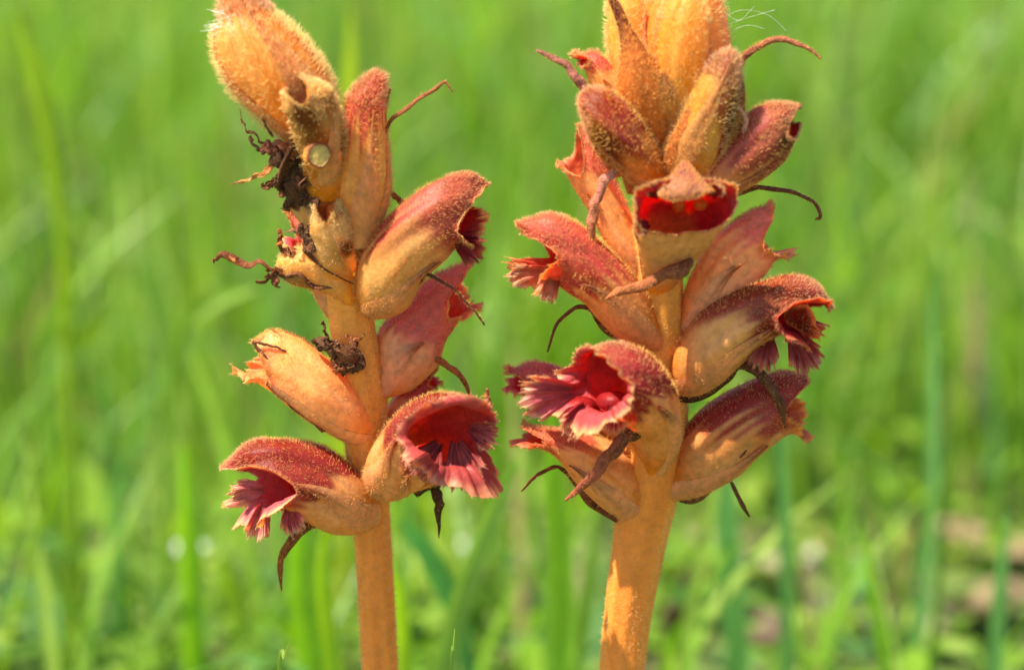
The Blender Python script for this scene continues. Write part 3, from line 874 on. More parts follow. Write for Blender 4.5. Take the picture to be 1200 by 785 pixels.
# lower open flower with a flat burgundy hood
f_flat = flower(LP, [(438, 572, 6), (415, 548, 18), (378, 524, 28), (335, 518, 34), (292, 521, 34), (262, 546, 30)],
       [(438, 615, 6), (412, 624, 18), (385, 622, 30), (366, 614, 38), (350, 602, 42), (322, 592, 40)],
       [20, 36, 44, 44, 38, 26], sb=(.40, .05), sbc=92, lobes=[(-35, 45, 6, 5), (35, 40, 7, 10), (70, 38, 14, 70), (122, 30, 46, 75), (174, 30, 58, 62), (-128, 36, 62, 28)],
       red=(.42, .72), redk=.36, base=(.80, .44, .14), mid=(.74, .30, .05), hood=(.27, .032, .030), inner=(.46, .08, .07), lipc=(.66, .24, .24), edge=(.85, .62, .32), hairs=4200, hl=3.8, calyx=((98, .62),), calc=(.45, .09, .03), ruf=3.2, stripes=.12,
       label="open flower with a flat burgundy hood and a pink frilled lip")
bract(LP, [(434, 612, 18), (408, 616, 24), (380, 610, 30), (358, 616, 34), (340, 636, 34), (328, 658, 32), (330, 692, 32)], [9, 10, 9, 7.5, 6, 4, 1], (.09, .03, .013), (.28, .09, .02), hairs=150, flat=.35)

# lower open flower with the ringed, frilled mouth
f_ring = flower(LP, [(440, 540, 14), (452, 505, 28), (478, 474, 44), (514, 458, 64), (542, 464, 82), (560, 478, 92)],
       [(436, 576, 14), (456, 584, 32), (478, 580, 50), (492, 572, 74), (502, 562, 92), (512, 550, 104)],
       [18, 32, 42, 45, 44, 42], sb=(.34, .04), sbc=85, lobes=[(-45, 50, 14, 40), (35, 60, 20, 95), (92, 36, 20, 105), (138, 32, 50, 92), (184, 30, 44, 88), (-128, 46, 64, 78)],
       red=(.42, .75), redk=.30, base=(.80, .46, .16), mid=(.74, .32, .06), hood=(.24, .028, .026), inner=(.42, .07, .05), lipc=(.52, .11, .10), edge=(.80, .45, .26), hairs=4200, hl=3.8, calyx=((95, .6), (150, .5)), calc=(.45, .12, .05), ruf=5.5, rufk=30, stripes=.15,
       label="open flower with a ring-shaped frilled crimson mouth")
bract(LP, [(566, 478, 66), (572, 480, 66), (571, 470, 66), (570, 458, 66)], [5, 6, 4, 2.5], (.4, .13, .05), hairs=60, name='lip_tip')
bract(LP, [(486, 578, 20), (508, 566, 24), (513, 582, 26), (514, 602, 26), (514, 630, 26)], [6, 6, 6.5, 7, 1.2], (.06, .03, .012), (.09, .04, .015), hairs=60, flat=.35)

# ---------------- plant with the red-mouthed flower
stem(RP, [(727, 800, 0), (736, 720, 0), (748, 640, 0), (760, 570, 0), (768, 500, 0), (772, 430, 0), (771, 360, 0), (770, 290, 0), (772, 210, 0), (778, 130, 0), (785, 50, 0)],
     [27, 28, 31, 37, 38, 33, 30, 28, 27, 24, 16], seed=8)

# crown of buds
flower(RP, [(752, 190, -6), (738, 110, -6), (742, 40, -8), (768, -25, -8), (790, -48, -8)], [(830, 190, -6), (852, 110, -6), (853, 50, -8), (838, -10, -8), (800, -48, -8)], [36, 50, 48, 34, 3], closed=True,
       base=(.78, .36, .09), mid=(.72, .24, .045), hood=(.40, .12, .06), red=(.8, 1.5), redk=-.3, hairs=6500, hl=6.5, calyx=((95, .8), (30, .6)), calc=DORANGE, name='flower_bud', hairc=HAIRW, fold=.05, stripes=.6,
       label="large hairy closed bud at the crown")
flower(RP, [(748, 150, -14), (722, 100, -18), (712, 45, -20), (716, -5, -20), (732, -36, -20)], [(775, 150, -14), (770, 100, -12), (762, 45, -14), (752, 0, -16), (738, -36, -20)], [24, 32, 30, 22, 3], closed=True,
       base=(.84, .52, .18), mid=YELLOW, hood=ORANGE, red=(.8, 1.5), hairs=2600, hl=6, calyx=((70, .6),), calc=DORANGE, name='flower_bud', hairc=HAIRW)
flower(RP, [(790, 150, 8), (770, 95, 20), (768, 45, 24), (780, 5, 22), (800, -22, 18)], [(812, 150, 8), (828, 100, 20), (830, 55, 24), (826, 12, 20), (806, -22, 18)], [22, 32, 34, 26, 4], closed=True,
       base=(.82, .44, .10), mid=(.78, .34, .05), hood=(.5, .16, .05), red=(.9, 1.5), hairs=3000, hl=6, calyx=(), name='flower_bud', hairc=HAIRW)
# long front bract with a tail
sheet_bract(RP, [(770, 205, 18), (764, 170, 36), (760, 130, 50), (752, 95, 52), (744, 62, 44), (733, 34, 34), (722, 8, 28), (712, -8, 26)], [26, 36, 37, 30, 17, 9, 6, 2], cup=.95, col=(.70, .25, .035), tip=(.20, .03, .025), hairs=2600, hl=7)
sheet_bract(RP, [(790, 232, 30), (797, 196, 52), (808, 158, 60), (822, 122, 60), (838, 92, 56)], [14, 20, 18, 11, 3], cup=.8, col=(.66, .24, .05), tip=(.24, .04, .03), hairs=1200, hl=6)
sheet_bract(RP, [(748, 228, 30), (744, 196, 50), (738, 164, 58), (728, 132, 58), (716, 108, 54)], [12, 17, 16, 11, 3], cup=.8, col=(.56, .16, .05), tip=(.24, .03, .03), hairs=1200, hl=6)
sheet_bract(RP, [(800, 170, 26), (790, 130, 46), (784, 105, 50), (776, 86, 48)], [16, 20, 15, 3], cup=.8, col=(.74, .36, .07), tip=(.5, .2, .06), hairs=900, hl=6)
sheet_bract(RP, [(735, 205, 10), (722, 170, 24), (712, 140, 30), (704, 112, 28)], [16, 22, 16, 3], cup=.8, col=(.5, .14, .04), tip=(.20, .03, .025), hairs=900, hl=5)
sheet_bract(RP, [(850, 215, 30), (858, 178, 44), (864, 140, 50), (866, 104, 50), (866, 84, 46)], [12, 15, 14, 9, 3], cup=.8, col=(.46, .15, .04), tip=(.2, .04, .025), hairs=900, hl=6, rot=.5)
# hooded young flower on the right of the crown
flower(RP, [(772, 208, 18), (786, 160, 38), (812, 108, 50), (840, 70, 50), (856, 58, 46)], [(822, 222, 14), (848, 178, 30), (864, 128, 40), (866, 88, 44), (863, 62, 46)], [26, 30, 25, 14, 3], closed=True,
       base=YELLOW, mid=(.66, .26, .045), hood=(.27, .035, .025), red=(.42, .80), redk=-.32, hairs=4600, hl=6, calyx=((60, .8), (150, .55)), calc=(.4, .12, .05), name='flower_bud', hairc=HAIRW, fold=.06, stripes=.5,
       patch=[(.72, 120, .16, 35, (.34, .22, .06)), (.5, 140, .12, 30, (.10, .04, .02))])
flower(RP, [(815, 120, -16), (822, 70, -20), (828, 40, -22), (834, 32, -22)], [(850, 120, -16), (848, 80, -20), (846, 50, -22), (844, 34, -22)], [18, 16, 12, 3], closed=True, base=CREAM, mid=ORANGE, hood=(.5, .2, .12), hairs=500, calyx=(), name='flower_bud')
bract(RP, [(862, 82, 20), (870, 70, 20), (886, 56, 20), (912, 47, 20), (938, 52, 20), (962, 69, 20)], [4.5, 4.5, 4, 3.8, 3, 1.4], (.34, .11, .05), hairs=260)
# faded flower on the left of the crown
flower(RP, [(752, 150, -6), (738, 102, -12), (718, 76, -14), (700, 62, -14), (686, 64, -14)], [(742, 175, -6), (712, 140, -12), (696, 112, -14), (688, 90, -14), (684, 78, -14)], [18, 26, 24, 18, 10], lobes=UP2 + lip3(8, 8, 8),
       base=YELLOW, mid=ORANGE, hood=(.62, .16, .13), red=(.55, .95), hairs=1300, hl=5, calyx=((100, .5),))
# dark red hooded flower on the left, mouth shut
flower(RP, [(784, 205, 18), (762, 158, 40), (738, 124, 52), (712, 106, 52), (690, 104, 46), (682, 112, 42)], [(764, 236, 14), (738, 212, 36), (712, 192, 48), (696, 170, 50), (686, 142, 46), (680, 120, 42)], [24, 34, 36, 30, 18, 3], closed=True,
       base=(.72, .30, .08), mid=(.60, .19, .035), hood=(.26, .025, .022), red=(.24, .62), redk=.10, hairs=4200, hl=4.5, calyx=((130, .5),), calc=(.3, .07, .03), name='flower_bud', keel=.25,
       patch=[(.62, 125, .13, 32, (.40, .24, .05)), (.5, 112, .10, 25, (.14, .05, .02)), (.32, 172, .14, 40, (.16, .03, .015))], label="burgundy hooded flower still closed")  # last patch paints the shadow below the hood into its underside
bract(RP, [(690, 124, 44), (684, 104, 40), (672, 86, 36), (654, 71, 34), (630, 60, 34)], [6, 6, 5.5, 4.5, 2], (.30, .10, .07), hairs=220)
# purple-brown hood on the right
flower(RP, [(796, 236, 10), (822, 196, 20), (848, 162, 24), (882, 130, 26), (912, 122, 24), (932, 124, 22)], [(822, 244, 10), (852, 232, 20), (880, 220, 26), (906, 200, 28), (926, 176, 26), (936, 148, 22)], [20, 33, 36, 32, 24, 9], lobes=[(0, 180, 5, 4)],
       base=(.66, .26, .07), mid=(.58, .18, .04), hood=(.36, .075, .075), red=(.28, .72), redk=.15, edge=(.6, .3, .14), inner=(.3, .05, .03), lipc=(.4, .1, .07), hairs=3400, hl=4.2, calyx=((118, .5),), calc=(.4, .12, .05), stripes=.6, ruf=2,
       patch=[(.86, 100, .12, 34, (.34, .19, .06)), (.74, 118, .09, 26, (.12, .05, .02))], label="purple-brown hooded flower with a scorched lower edge")
bract(RP, [(873, 158, 48), (874, 142, 50), (868, 129, 50), (858, 126, 50), (849, 134, 50)], [3, 2.8, 2.4, 2, 1.4], (.55, .26, .16), hairs=140)
bract(RP, [(862, 228, 20), (880, 222, 22), (905, 221, 22), (932, 226, 22), (952, 238, 22), (961, 252, 22), (957, 257, 22)], [3, 3.4, 4, 4, 3.6, 3, 1.4], (.16, .05, .02), hairs=130)
# faded pink flower behind, left
flower(RP, [(765, 320, -8), (748, 270, -16), (722, 215, -22), (700, 172, -24), (684, 152, -24)], [(752, 345, -8), (718, 300, -14), (692, 250, -20), (674, 222, -24), (662, 200, -24)], [20, 30, 30, 28, 22], lobes=[(-30, 60, 9, 20), (40, 60, 9, 20), (180, 80, 12, 40)],
       base=CREAM, mid=YELLOW, hood=(.70, .30, .20), red=(.6, 1.0), lipc=(.72, .35, .2), inner=(.6, .2, .1), hairs=2000, hl=4.5, calyx=((100, .6),))
bract(RP, [(722, 198, 52), (712, 210, 54), (702, 228, 54), (694, 250, 54), (693, 270, 54), (695, 292, 54)], [3, 6, 6, 6, 5, 1.2], (.42, .17, .13), (.45, .12, .04), hairs=160)

# red-mouthed flower facing outward
f_red = flower(RP, [(770, 290, 34), (778, 262, 48), (788, 238, 64), (797, 222, 86), (802, 217, 98)], [(776, 345, 34), (782, 330, 48), (790, 312, 66), (797, 292, 86), (800, 277, 96)],
       [22, 34, 44, 52, 55], sq=.72, sb=(0, 0), lobes=[(40, 40, 15, 50), (-40, 40, 15, 50), (90, 40, 10, 50), (-90, 40, 10, 50), (125, 40, 9, 30), (180, 50, 8, 45), (-125, 40, 9, 30)], red=(.8, 1.05), redk=.15, base=(.80, .48, .15), mid=(.72, .36, .08), hood=(.42, .08, .05),
       inner=(.30, .018, .022), lipc=(.50, .05, .06), edge=(.86, .60, .28), hairs=3000, hl=4, calyx=((90, .75), (-90, .75)), calc=(.65, .3, .12), ruf=2.6, rufk=34, stripes=.1, thick=1.8,
       anthers=[(795, 241, 68, 8, 8.5), (821, 240, 66, 8.5, 7)], label="flower with a wide crimson mouth facing outward")
sheet_bract(RP, [(806, 235, 117), (805, 225, 117), (804, 209, 106), (803, 189, 84)], [12, 31, 20, 3], cup=.5, speck=(.34, .09, .09), col=(.62, .30, .14), tip=(.5, .16, .10), hairs=900, hl=3.5, name='hood_tip', thick=2.5)
bract(RP, [(804, 296, 46), (802, 308, 64), (795, 318, 76), (778, 324, 84), (758, 332, 84), (738, 338, 84), (722, 344, 84), (712, 350, 84)], [8, 14, 13, 8, 6.5, 5.5, 4.5, 1.4], (.10, .03, .014), (.5, .15, .05), hairs=160, flat=.4)

# left flower with a pink downy hood
f_down = flower(RP, [(772, 385, 10), (758, 345, 24), (724, 302, 32), (686, 268, 36), (645, 252, 36), (614, 258, 34)], [(760, 412, 10), (728, 398, 24), (702, 372, 34), (684, 353, 38), (668, 342, 39), (650, 330, 38)],
       [22, 34, 38, 36, 30, 20], lobes=[(-45, 45, 9, 10), (10, 40, 10, -5), (60, 45, 15, 12), (112, 28, 30, 60), (158, 28, 34, 40), (-150, 40, 56, 18)], red=(.36, .80), redk=.22, base=(.80, .40, .10), mid=(.70, .26, .04), hood=(.46, .085, .085),
       lipc=(.60, .15, .06), inner=(.5, .06, .04), edge=(.85, .52, .22), hairs=4400, hl=4.4, calyx=((112, .62),), calc=(.38, .09, .05), ruf=4.2, stripes=.45, label="flower with a downy pink hood and orange ragged lip")
bract(RP, [(752, 402, 16), (722, 394, 22), (702, 374, 28), (692, 362, 30), (672, 362, 30), (654, 378, 28), (641, 412, 28)], [6, 6, 5, 3.6, 2.8, 2.6, 1.2], (.15, .05, .02), hairs=120)

# faded pink flower behind, right
flower(RP, [(794, 372, 0), (806, 328, 4), (830, 286, 6), (868, 256, 6), (898, 242, 4)], [(806, 390, 0), (842, 374, 4), (874, 346, 6), (896, 322, 6), (908, 304, 4)], [18, 30, 32, 30, 26], lobes=[(-30, 60, 10, 30), (50, 60, 10, 30), (120, 50, 22, 55), (180, 40, 28, 45)],
       base=(.88, .58, .28), mid=(.82, .44, .16), hood=(.76, .40, .30), red=(.65, 1.1), lipc=(.76, .32, .18), inner=(.6, .15, .06), edge=CREAM, hairs=2000, calyx=((100, .6),))

# right flower with the beaked burgundy hood
f_beak = flower(RP, [(790, 435, 12), (798, 396, 24), (824, 362, 32), (874, 334, 38), (926, 322, 38), (958, 332, 36), (972, 352, 34)], [(790, 456, 12), (818, 462, 24), (846, 450, 34), (866, 430, 42), (880, 414, 46), (894, 400, 46), (912, 388, 44)],
       [18, 34, 40, 42, 40, 34, 20], sb=(.36, .05), sbc=92, lobes=[(-40, 45, 8, 10), (15, 40, 12, -25), (66, 40, 20, 85), (108, 28, 32, 85), (150, 26, 44, 75), (-165, 28, 62, 55), (-120, 30, 50, 25)], red=(.42, .75), redk=.30, base=(.80, .46, .14), mid=(.72, .28, .05), hood=(.25, .03, .028),
       lipc=(.40, .05, .06), inner=(.38, .035, .03), edge=(.78, .36, .18), hairs=4200, hl=3.6, calyx=((112, .68),), calc=(.36, .06, .035), ruf=4, stripes=.3, label="flower with a beaked burgundy hood and dark ragged lip")
bract(RP, [(786, 462, 22), (815, 462, 30), (845, 444, 36), (864, 424, 44), (882, 432, 50), (900, 452, 52), (914, 472, 52), (920, 500, 52)], [8, 9, 9, 8, 6.5, 6, 5, 1.4], (.08, .028, .013), (.14, .05, .02), hairs=200, flat=.4)

# lower right flower, side on
flower(RP, [(786, 552, 4), (796, 512, 8), (824, 480, 10), (872, 450, 10), (915, 436, 8), (940, 438, 8)], [(786, 584, 4), (826, 578, 8), (864, 558, 12), (888, 534, 12), (906, 520, 10), (924, 508, 8)],
       [22, 36, 40, 38, 34, 28], lobes=[(-40, 50, 8, 10), (40, 45, 9, 8), (85, 35, 8, 15), (120, 32, 26, 35), (175, 36, 32, 55), (-125, 40, 30, 30)], red=(.5, .82), redk=.38, base=(.70, .34, .10), mid=(.66, .22, .04), hood=(.32, .05, .055), lipc=(.62, .2, .06), inner=(.4, .06, .04),
       edge=(.8, .45, .15), hairs=2600, hl=3.4, calyx=((118, .6),), calc=(.45, .12, .04), stripes=.3, label="smooth flower seen side on, maroon hood above an amber tube")
bract(RP, [(796, 582, 6), (820, 580, 10), (848, 560, 8), (858, 566, 6), (868, 588, 6), (878, 605, 6)], [7, 6, 3, 2, 3, 1.2], (.14, .045, .018), hairs=80)
bract(RP, [(888, 492, 42), (884, 506, 44), (878, 522, 46), (868, 536, 48)], [1.8, 2, 2, 1.6], (.2, .06, .03), hairs=40)

# frilled wide-open flower, left front
f_wide = flower(RP, [(776, 530, 26), (781, 480, 46), (772, 438, 66), (750, 411, 84), (722, 402, 98), (698, 408, 106)], [(752, 548, 26), (752, 530, 50), (746, 514, 74), (736, 503, 94), (722, 494, 110), (706, 486, 118)],
       [26, 38, 46, 54, 58, 60], lobes=[(-30, 40, 12, 55), (-85, 32, 40, 10), (48, 48, 14, 45), (95, 34, 14, 85), (130, 32, 30, 85), (178, 34, 48, 70), (-128, 42, 74, 42)], sb=(.12, .10), red=(.55, .85), redk=.25, base=(.80, .46, .15), mid=(.72, .32, .06), hood=(.28, .035, .045),
       inner=(.46, .045, .04), lipc=(.60, .15, .15), edge=(.86, .56, .26), hairs=4200, hl=4, calyx=((95, .7),), calc=(.36, .08, .04), ruf=4.6, rufk=30, stripes=.1, stigma=(700, 474, 84, 25, 11), label="wide-open frilled pink flower with glossy crimson throat")
bract(RP, [(752, 488, 76), (744, 504, 96), (732, 514, 114), (716, 530, 122), (700, 550, 122), (682, 570, 120), (663, 586, 118)], [12, 14, 11, 10, 8, 5, 1.4], (.07, .025, .012), (.40, .10, .05), hairs=200, flat=.45)  # dark base colour also stands in for the shadowed gap under the flower
# pink flower behind it
flower(RP, [(740, 500, -8), (700, 458, -16), (660, 432, -20), (625, 424, -20), (606, 430, -20)], [(730, 525, -8), (690, 500, -16), (652, 482, -20), (622, 470, -20), (604, 456, -20)], [18, 28, 28, 24, 16], lobes=UP2 + lip3(14, 16, 14), base=(.75, .36, .16), mid=(.7, .3, .1), hood=(.52, .13, .13), red=(.4, .8), hairs=1200, calyx=())
# lowest flower, amber, mostly hidden
flower(RP, [(756, 560, 4), (730, 526, 12), (695, 508, 14), (655, 504, 12), (622, 500, 10)], [(738, 612, 4), (706, 596, 14), (676, 566, 18), (652, 536, 16), (624, 520, 12)], [26, 36, 36, 28, 20], lobes=[(-40, 50, 12, 20), (40, 50, 12, 20), (120, 45, 22, 40), (180, 45, 28, 35), (-120, 45, 20, 30)],
       base=(.78, .44, .14), mid=(.70, .28, .05), hood=(.6, .2, .12), red=(.55, .95), lipc=(.62, .2, .1), inner=(.5, .1, .05), edge=(.8, .4, .2), hairs=2400, calyx=((125, .6),), calc=(.35, .1, .04))
bract(RP, [(724, 606, 8), (690, 585, 12), (662, 552, 16), (648, 548, 16), (628, 558, 14), (611, 575, 14)], [8, 7, 3, 2.4, 2.6, 1.4], (.18, .05, .02), hairs=90)

# crumpled lobes filling the mouths
fans(f_ring, [(520, 512, 90, 195, 262, 50, 114, 3.6), (532, 508, 88, 250, 322, 58, 106, 4.4), (544, 500, 84, 305, 380, 38, 96, 3.4)], red=(.36, .045, .04), pink=(.52, .11, .10), edge=(.74, .36, .22))
fans(f_flat, [(318, 574, 44, 150, 205, 46, 50, 3.0), (312, 584, 52, 220, 280, 44, 64, 3.0), (338, 588, 66, 245, 315, 34, 78, 2.8)], red=(.48, .08, .07), pink=(.68, .26, .25))
fans(f_wide, [(684, 458, 100, 150, 215, 72, 118, 3.6), (690, 468, 108, 205, 268, 44, 130, 3.4), (716, 470, 106, 240, 318, 34, 126, 3.0)], red=(.44, .05, .05), pink=(.60, .16, .17))
fans(f_beak, [(902, 380, 52, 225, 285, 48, 66, 3.2), (922, 380, 48, 272, 335, 56, 56, 3.6)], red=(.32, .035, .035), pink=(.44, .08, .08), edge=(.7, .3, .18))
fans(f_down, [(654, 316, 44, 165, 205, 56, 50, 2.8), (656, 318, 52, 200, 268, 34, 64, 3.2)], red=(.52, .12, .05), pink=(.66, .24, .12))
fans(f_long, [(528, 280, 30, 300, 385, 40, 38, 3.0)], red=(.30, .022, .02), pink=(.38, .04, .04), edge=(.6, .22, .12))
fans(f_red, [(764, 262, 92, 150, 235, 20, 108, 2.0), (774, 234, 94, 70, 160, 22, 110, 2.2), (832, 234, 94, 20, 105, 22, 110, 2.2)], red=(.36, .02, .025), pink=(.50, .06, .06), edge=(.84, .56, .28))

# spider threads beside the crown
acc = Acc()
for k, pts in enumerate([[(846, 22, 0), (870, 12, 6), (900, 18, 8), (921, 36, 4)], [(850, 30, 0), (880, 20, 4), (908, 12, 0)], [(848, 14, 0), (866, 24, 6), (884, 8, 8)], [(852, 38, 0), (876, 30, 6), (896, 34, 8)]]):
    tubeline(acc, pts, [.13, .13, .13], (.8, .8, .76), 700 + k, ns=40, nc=4, rough=.02)
th = acc.build('spider_thread', [M_HAIR], None, P([(846, 22, 0)])[0])
tag(th, "fine white spider threads trailing from the hairy crown buds", "cobweb")
# ================================================================== the meadow
GREENS = np.array([(.205, .360, .030), (.255, .410, .035), (.150, .290, .030), (.140, .290, .080), (.330, .440, .075), (.180, .330, .025)])

def ground_z(x, y):
    x = np.asarray(x, float); y = np.asarray(y, float)
    return .010 * np.sin(x * 5 + 1) * np.sin(y * 4 + .5) * sst(.1, .5, np.hypot(x, y)) + .03 * np.sin(x * .7 + 2) * np.sin(y * .6) * sst(.8, 3, np.hypot(x, y))

m, nt, N, L = new_mat("soil_with_moss")
out = N("ShaderNodeOutputMaterial"); pr = N("ShaderNodeBsdfPrincipled"); pr.inputs["Roughness"].default_value = .9
tc = N("ShaderNodeTexCoord")
n1 = N("ShaderNodeTexNoise"); n1.inputs["Scale"].default_value = 6; n1.inputs["Detail"].default_value = 8
n2 = N("ShaderNodeTexNoise"); n2.inputs["Scale"].default_value = 60; n2.inputs["Detail"].default_value = 6
L(tc.outputs["Object"], n1.inputs["Vector"]); L(tc.outputs["Object"], n2.inputs["Vector"])
rp = N("ShaderNodeValToRGB")
rp.color_ramp.elements[0].position = .35; rp.color_ramp.elements[0].color = (.09, .15, .025, 1)
rp.color_ramp.elements[1].position = .62; rp.color_ramp.elements[1].color = (.14, .12, .05, 1)
e = rp.color_ramp.elements.new(.5); e.color = (.11, .15, .03, 1)
mx = N("ShaderNodeMix"); mx.data_type = 'FLOAT'; mx.inputs["Factor"].default_value = .45
L(n1.outputs["Fac"], mx.inputs["A"]); L(n2.outputs["Fac"], mx.inputs["B"]); L(mx.outputs["Result"], rp.inputs["Fac"])
L(rp.outputs["Color"], pr.inputs["Base Color"])
bp = N("ShaderNodeBump"); bp.inputs["Distance"].default_value = .01; L(n2.outputs["Fac"], bp.inputs["Height"]); L(bp.outputs[0], pr.inputs["Normal"])
L(pr.outputs[0], out.inputs[0])
M_SOIL = m
k = np.concatenate([-np.geomspace(250, .05, 60), [0], np.geomspace(.05, 250, 60)])
GX, GY = np.meshgrid(k, k, indexing='ij')
acc = Acc()
gv = np.stack([GX, GY, ground_z(GX, GY)], -1)
acc.add(gv, (.1, .1, .03), np.tile([0, 0, 1.], (gv.shape[0] * gv.shape[1], 1)), grid_quads(len(k), len(k), False)[:, ::-1])
g = acc.build('ground', [M_SOIL], custom=False)
tag(g, kind='structure')

def blades(acc, x, y, h, w, az, lean, col, r, seg=5, twist=1.0, fold=0.0, zoff=0.0):
    """many grass blades: tapering, arching ribbons"""
    k = len(x)
    t = np.linspace(0, 1, seg + 1)[None]
    z0 = ground_z(x, y)[:, None] - .004 + zoff
    up = h[:, None] * (t - .35 * lean[:, None] * t ** 2.2)
    out = h[:, None] * lean[:, None] * t ** 2 * .9
    cx = x[:, None] + np.cos(az)[:, None] * out; cy = y[:, None] + np.sin(az)[:, None] * out; cz = z0 + up
    c = np.stack([cx, cy, cz], -1)
    ww = w[:, None] * np.clip(1.15 * (1 - t ** 2.2), .02, 1) * (.55 + .45 * sst(0, .3, t))
    ta = az[:, None] + math.pi / 2 + (r.normal(0, .9, k)[:, None]) * (1 + twist * t)
    s = np.stack([np.cos(ta), np.sin(ta), 0 * ta], -1)
    T = nrm(np.gradient(c, axis=1))
    s = nrm(s - T * np.sum(s * T, -1, keepdims=True))
    nn = nrm(np.cross(T, s))
    if fold:
        pos = np.stack([c - s * ww[..., None] * .5 + nn * ww[..., None] * fold, c, c + s * ww[..., None] * .5 + nn * ww[..., None] * fold], 2)
        m = 3
        nv = np.stack([nn + s * .5, nn, nn - s * .5], 2)
    else:
        pos = np.stack([c - s * ww[..., None] * .5, c + s * ww[..., None] * .5], 2)
        m = 2
        nv = np.stack([nn - s * .25, nn + s * .25], 2)
    shade = np.ones_like(t)[..., None, None]
    cols = np.broadcast_to(col[:, None, None, :] * shade, pos.shape)
    base = (np.arange(k) * (seg + 1) * m)[:, None, None]
    i = np.arange(seg)[None, :, None] * m; j = np.arange(m - 1)[None, None]
    a = base + i + j
    q = np.stack([a, a + 1, a + m + 1, a + m], -1).reshape(-1, 4)
    acc.add(pos, cols.reshape(-1, 3), nv, q)

def meadow(n, y0, y1, hw, h, w, seed, dry=.08, gap=0.0, keep=None):
    r = np.random.default_rng(seed)
    y = y0 + (y1 - y0) * r.random(n)
    x = (r.random(n) * 2 - 1) * (hw * (y + .35) + .05)
    # tufted: thin out by a smooth field
    f = wav2(x * 7, y * 7, seed, .6, 1.8)
    ok = r.random(n) < np.clip(.75 + .45 * f, .15, 1)
    if keep is not None:
        ok &= keep(x, y)
    x, y = x[ok], y[ok]
    k = len(x)
    f2 = wav2(x * 3, y * 2, seed + 5, .5, 1.5)
    ci = np.clip((r.random(k) * 6 + f2 * .8), 0, 5.99).astype(int)
    col = GREENS[ci] * r.uniform(.8, 1.2, (k, 1))
    d = r.random(k) < dry
    col[d] = np.array([.34, .27, .11]) * r.uniform(.6, 1.1, (d.sum(), 1))
    return x, y, h * r.uniform(.45, 1.2, k) * np.clip(1 + .25 * f2, .6, 1.4), w * r.uniform(.5, 1.35, k), r.uniform(0, 6.28, k), np.abs(r.normal(.30, .28, k)), col, r

def no_litter(x, y):
    # thin spot with litter beyond the red-mouthed plant's foot
    return ~((np.hypot((x - .12) / .13, (y - .31) / .16) < 1) & (np.sin(x * 900 + y * 700) < .55))

ag = Acc()
blades(ag, *meadow(1500, .13, .55, .50, .10, .0030, 21, dry=.08, keep=no_litter))
blades(ag, *meadow(7000, .35, 1.0, .50, .14, .0038, 25, dry=.08))
blades(ag, *meadow(13000, .7, 2.0, .50, .19, .0046, 22, dry=.08))
blades(ag, *meadow(26000, 1.6, 4.8, .42, .24, .0060, 23, dry=.08), seg=4)
blades(ag, *meadow(16000, 4.4, 10, .40, .26, .009, 24, dry=.08), seg=3)
# beside and behind the camera's foot, low
def side(x, y):
    return np.abs(x) > .16
rr = np.random.default_rng(5)
k = 700
xs = rr.uniform(-.6, .6, k); ys = rr.uniform(-.5, .15, k)
ok = (np.abs(xs) > .17)
xs, ys = xs[ok], ys[ok]; k = len(xs)
blades(ag, xs, ys, rr.uniform(.05, .11, k), rr.uniform(.002, .0035, k), rr.uniform(0, 6.28, k), np.abs(rr.normal(.3, .2, k)), GREENS[rr.integers(0, 6, k)], rr)
gr = ag.build('meadow_grass', [M_GRASS])
tag(gr, "bright green meadow grass filling the ground behind the broomrapes", "grass", kind='stuff')

# low leafy ground cover: small rounded leaflets on short stalks
def leaflets(acc, n, y0, y1, hw, seed, size, zmax, only=None):
    r = np.random.default_rng(seed)
    y = y0 + (y1 - y0) * r.random(n); x = (r.random(n) * 2 - 1) * (hw * (y + .35) + .03)
    ok = r.random(n) < np.clip(.45 + .7 * wav2(x * 9, y * 9, seed, .6, 1.6), .06, 1)
    if only is not None:
        ok &= only(x, y)
    x, y = x[ok], y[ok]; k = len(x)
    z = ground_z(x, y) + zmax * r.random(k) ** 1.3 + .003
    az = r.uniform(0, 6.28, k); tilt = r.normal(0, .45, k)
    s = size * r.uniform(.5, 1.4, k)
    ring = np.array([(0, 0, 0), (.35, .30, .06), (.75, .36, .10), (1.0, .0, .02), (.75, -.36, .10), (.35, -.30, .06), (.55, 0, -.05)])
    X = ring[None, :, 0] * s[:, None]; Y = ring[None, :, 1] * s[:, None]; Z = ring[None, :, 2] * s[:, None] + X * np.tan(tilt)[:, None]
    px = x[:, None] + X * np.cos(az)[:, None] - Y * np.sin(az)[:, None]
    py = y[:, None] + X * np.sin(az)[:, None] + Y * np.cos(az)[:, None]
    v = np.stack([px, py, z[:, None] + Z], -1)
    b = (np.arange(k) * 7)[:, None]
    tr = np.concatenate([b + np.array([[i, (i + 1) % 6, 6]]) for i in range(6)])
    cols = np.repeat(GREENS[r.integers(0, 6, k)] * r.uniform(.6, 1.05, (k, 1)), 7, 0)
    nn = np.tile([0, 0, 1.], (k * 7, 1)) + r.normal(0, .15, (k * 7, 3))
    acc.add(v, cols, nn, None, tr)
ac = Acc()
leaflets(ac, 16000, .12, 1.3, .5, 31, .012, .035, only=lambda x, y: no_litter(x, y))
leaflets(ac, 12000, 1.2, 4, .42, 32, .022, .06)
gc = ac.build('ground_cover', [M_GRASS])
tag(gc, "low rounded green leaves covering the soil between the grass", "ground cover", kind='stuff')

# ---- grass blades that can be told apart
def ray_ground(px, py, zz=0.0):
    d = np.array([(px - 600) * PX, DIST * CP + (392.5 - py) * PX * SP, -DIST * SP + (392.5 - py) * PX * CP])
    t = (zz - CAM[2]) / d[2]
    return CAM + d * t

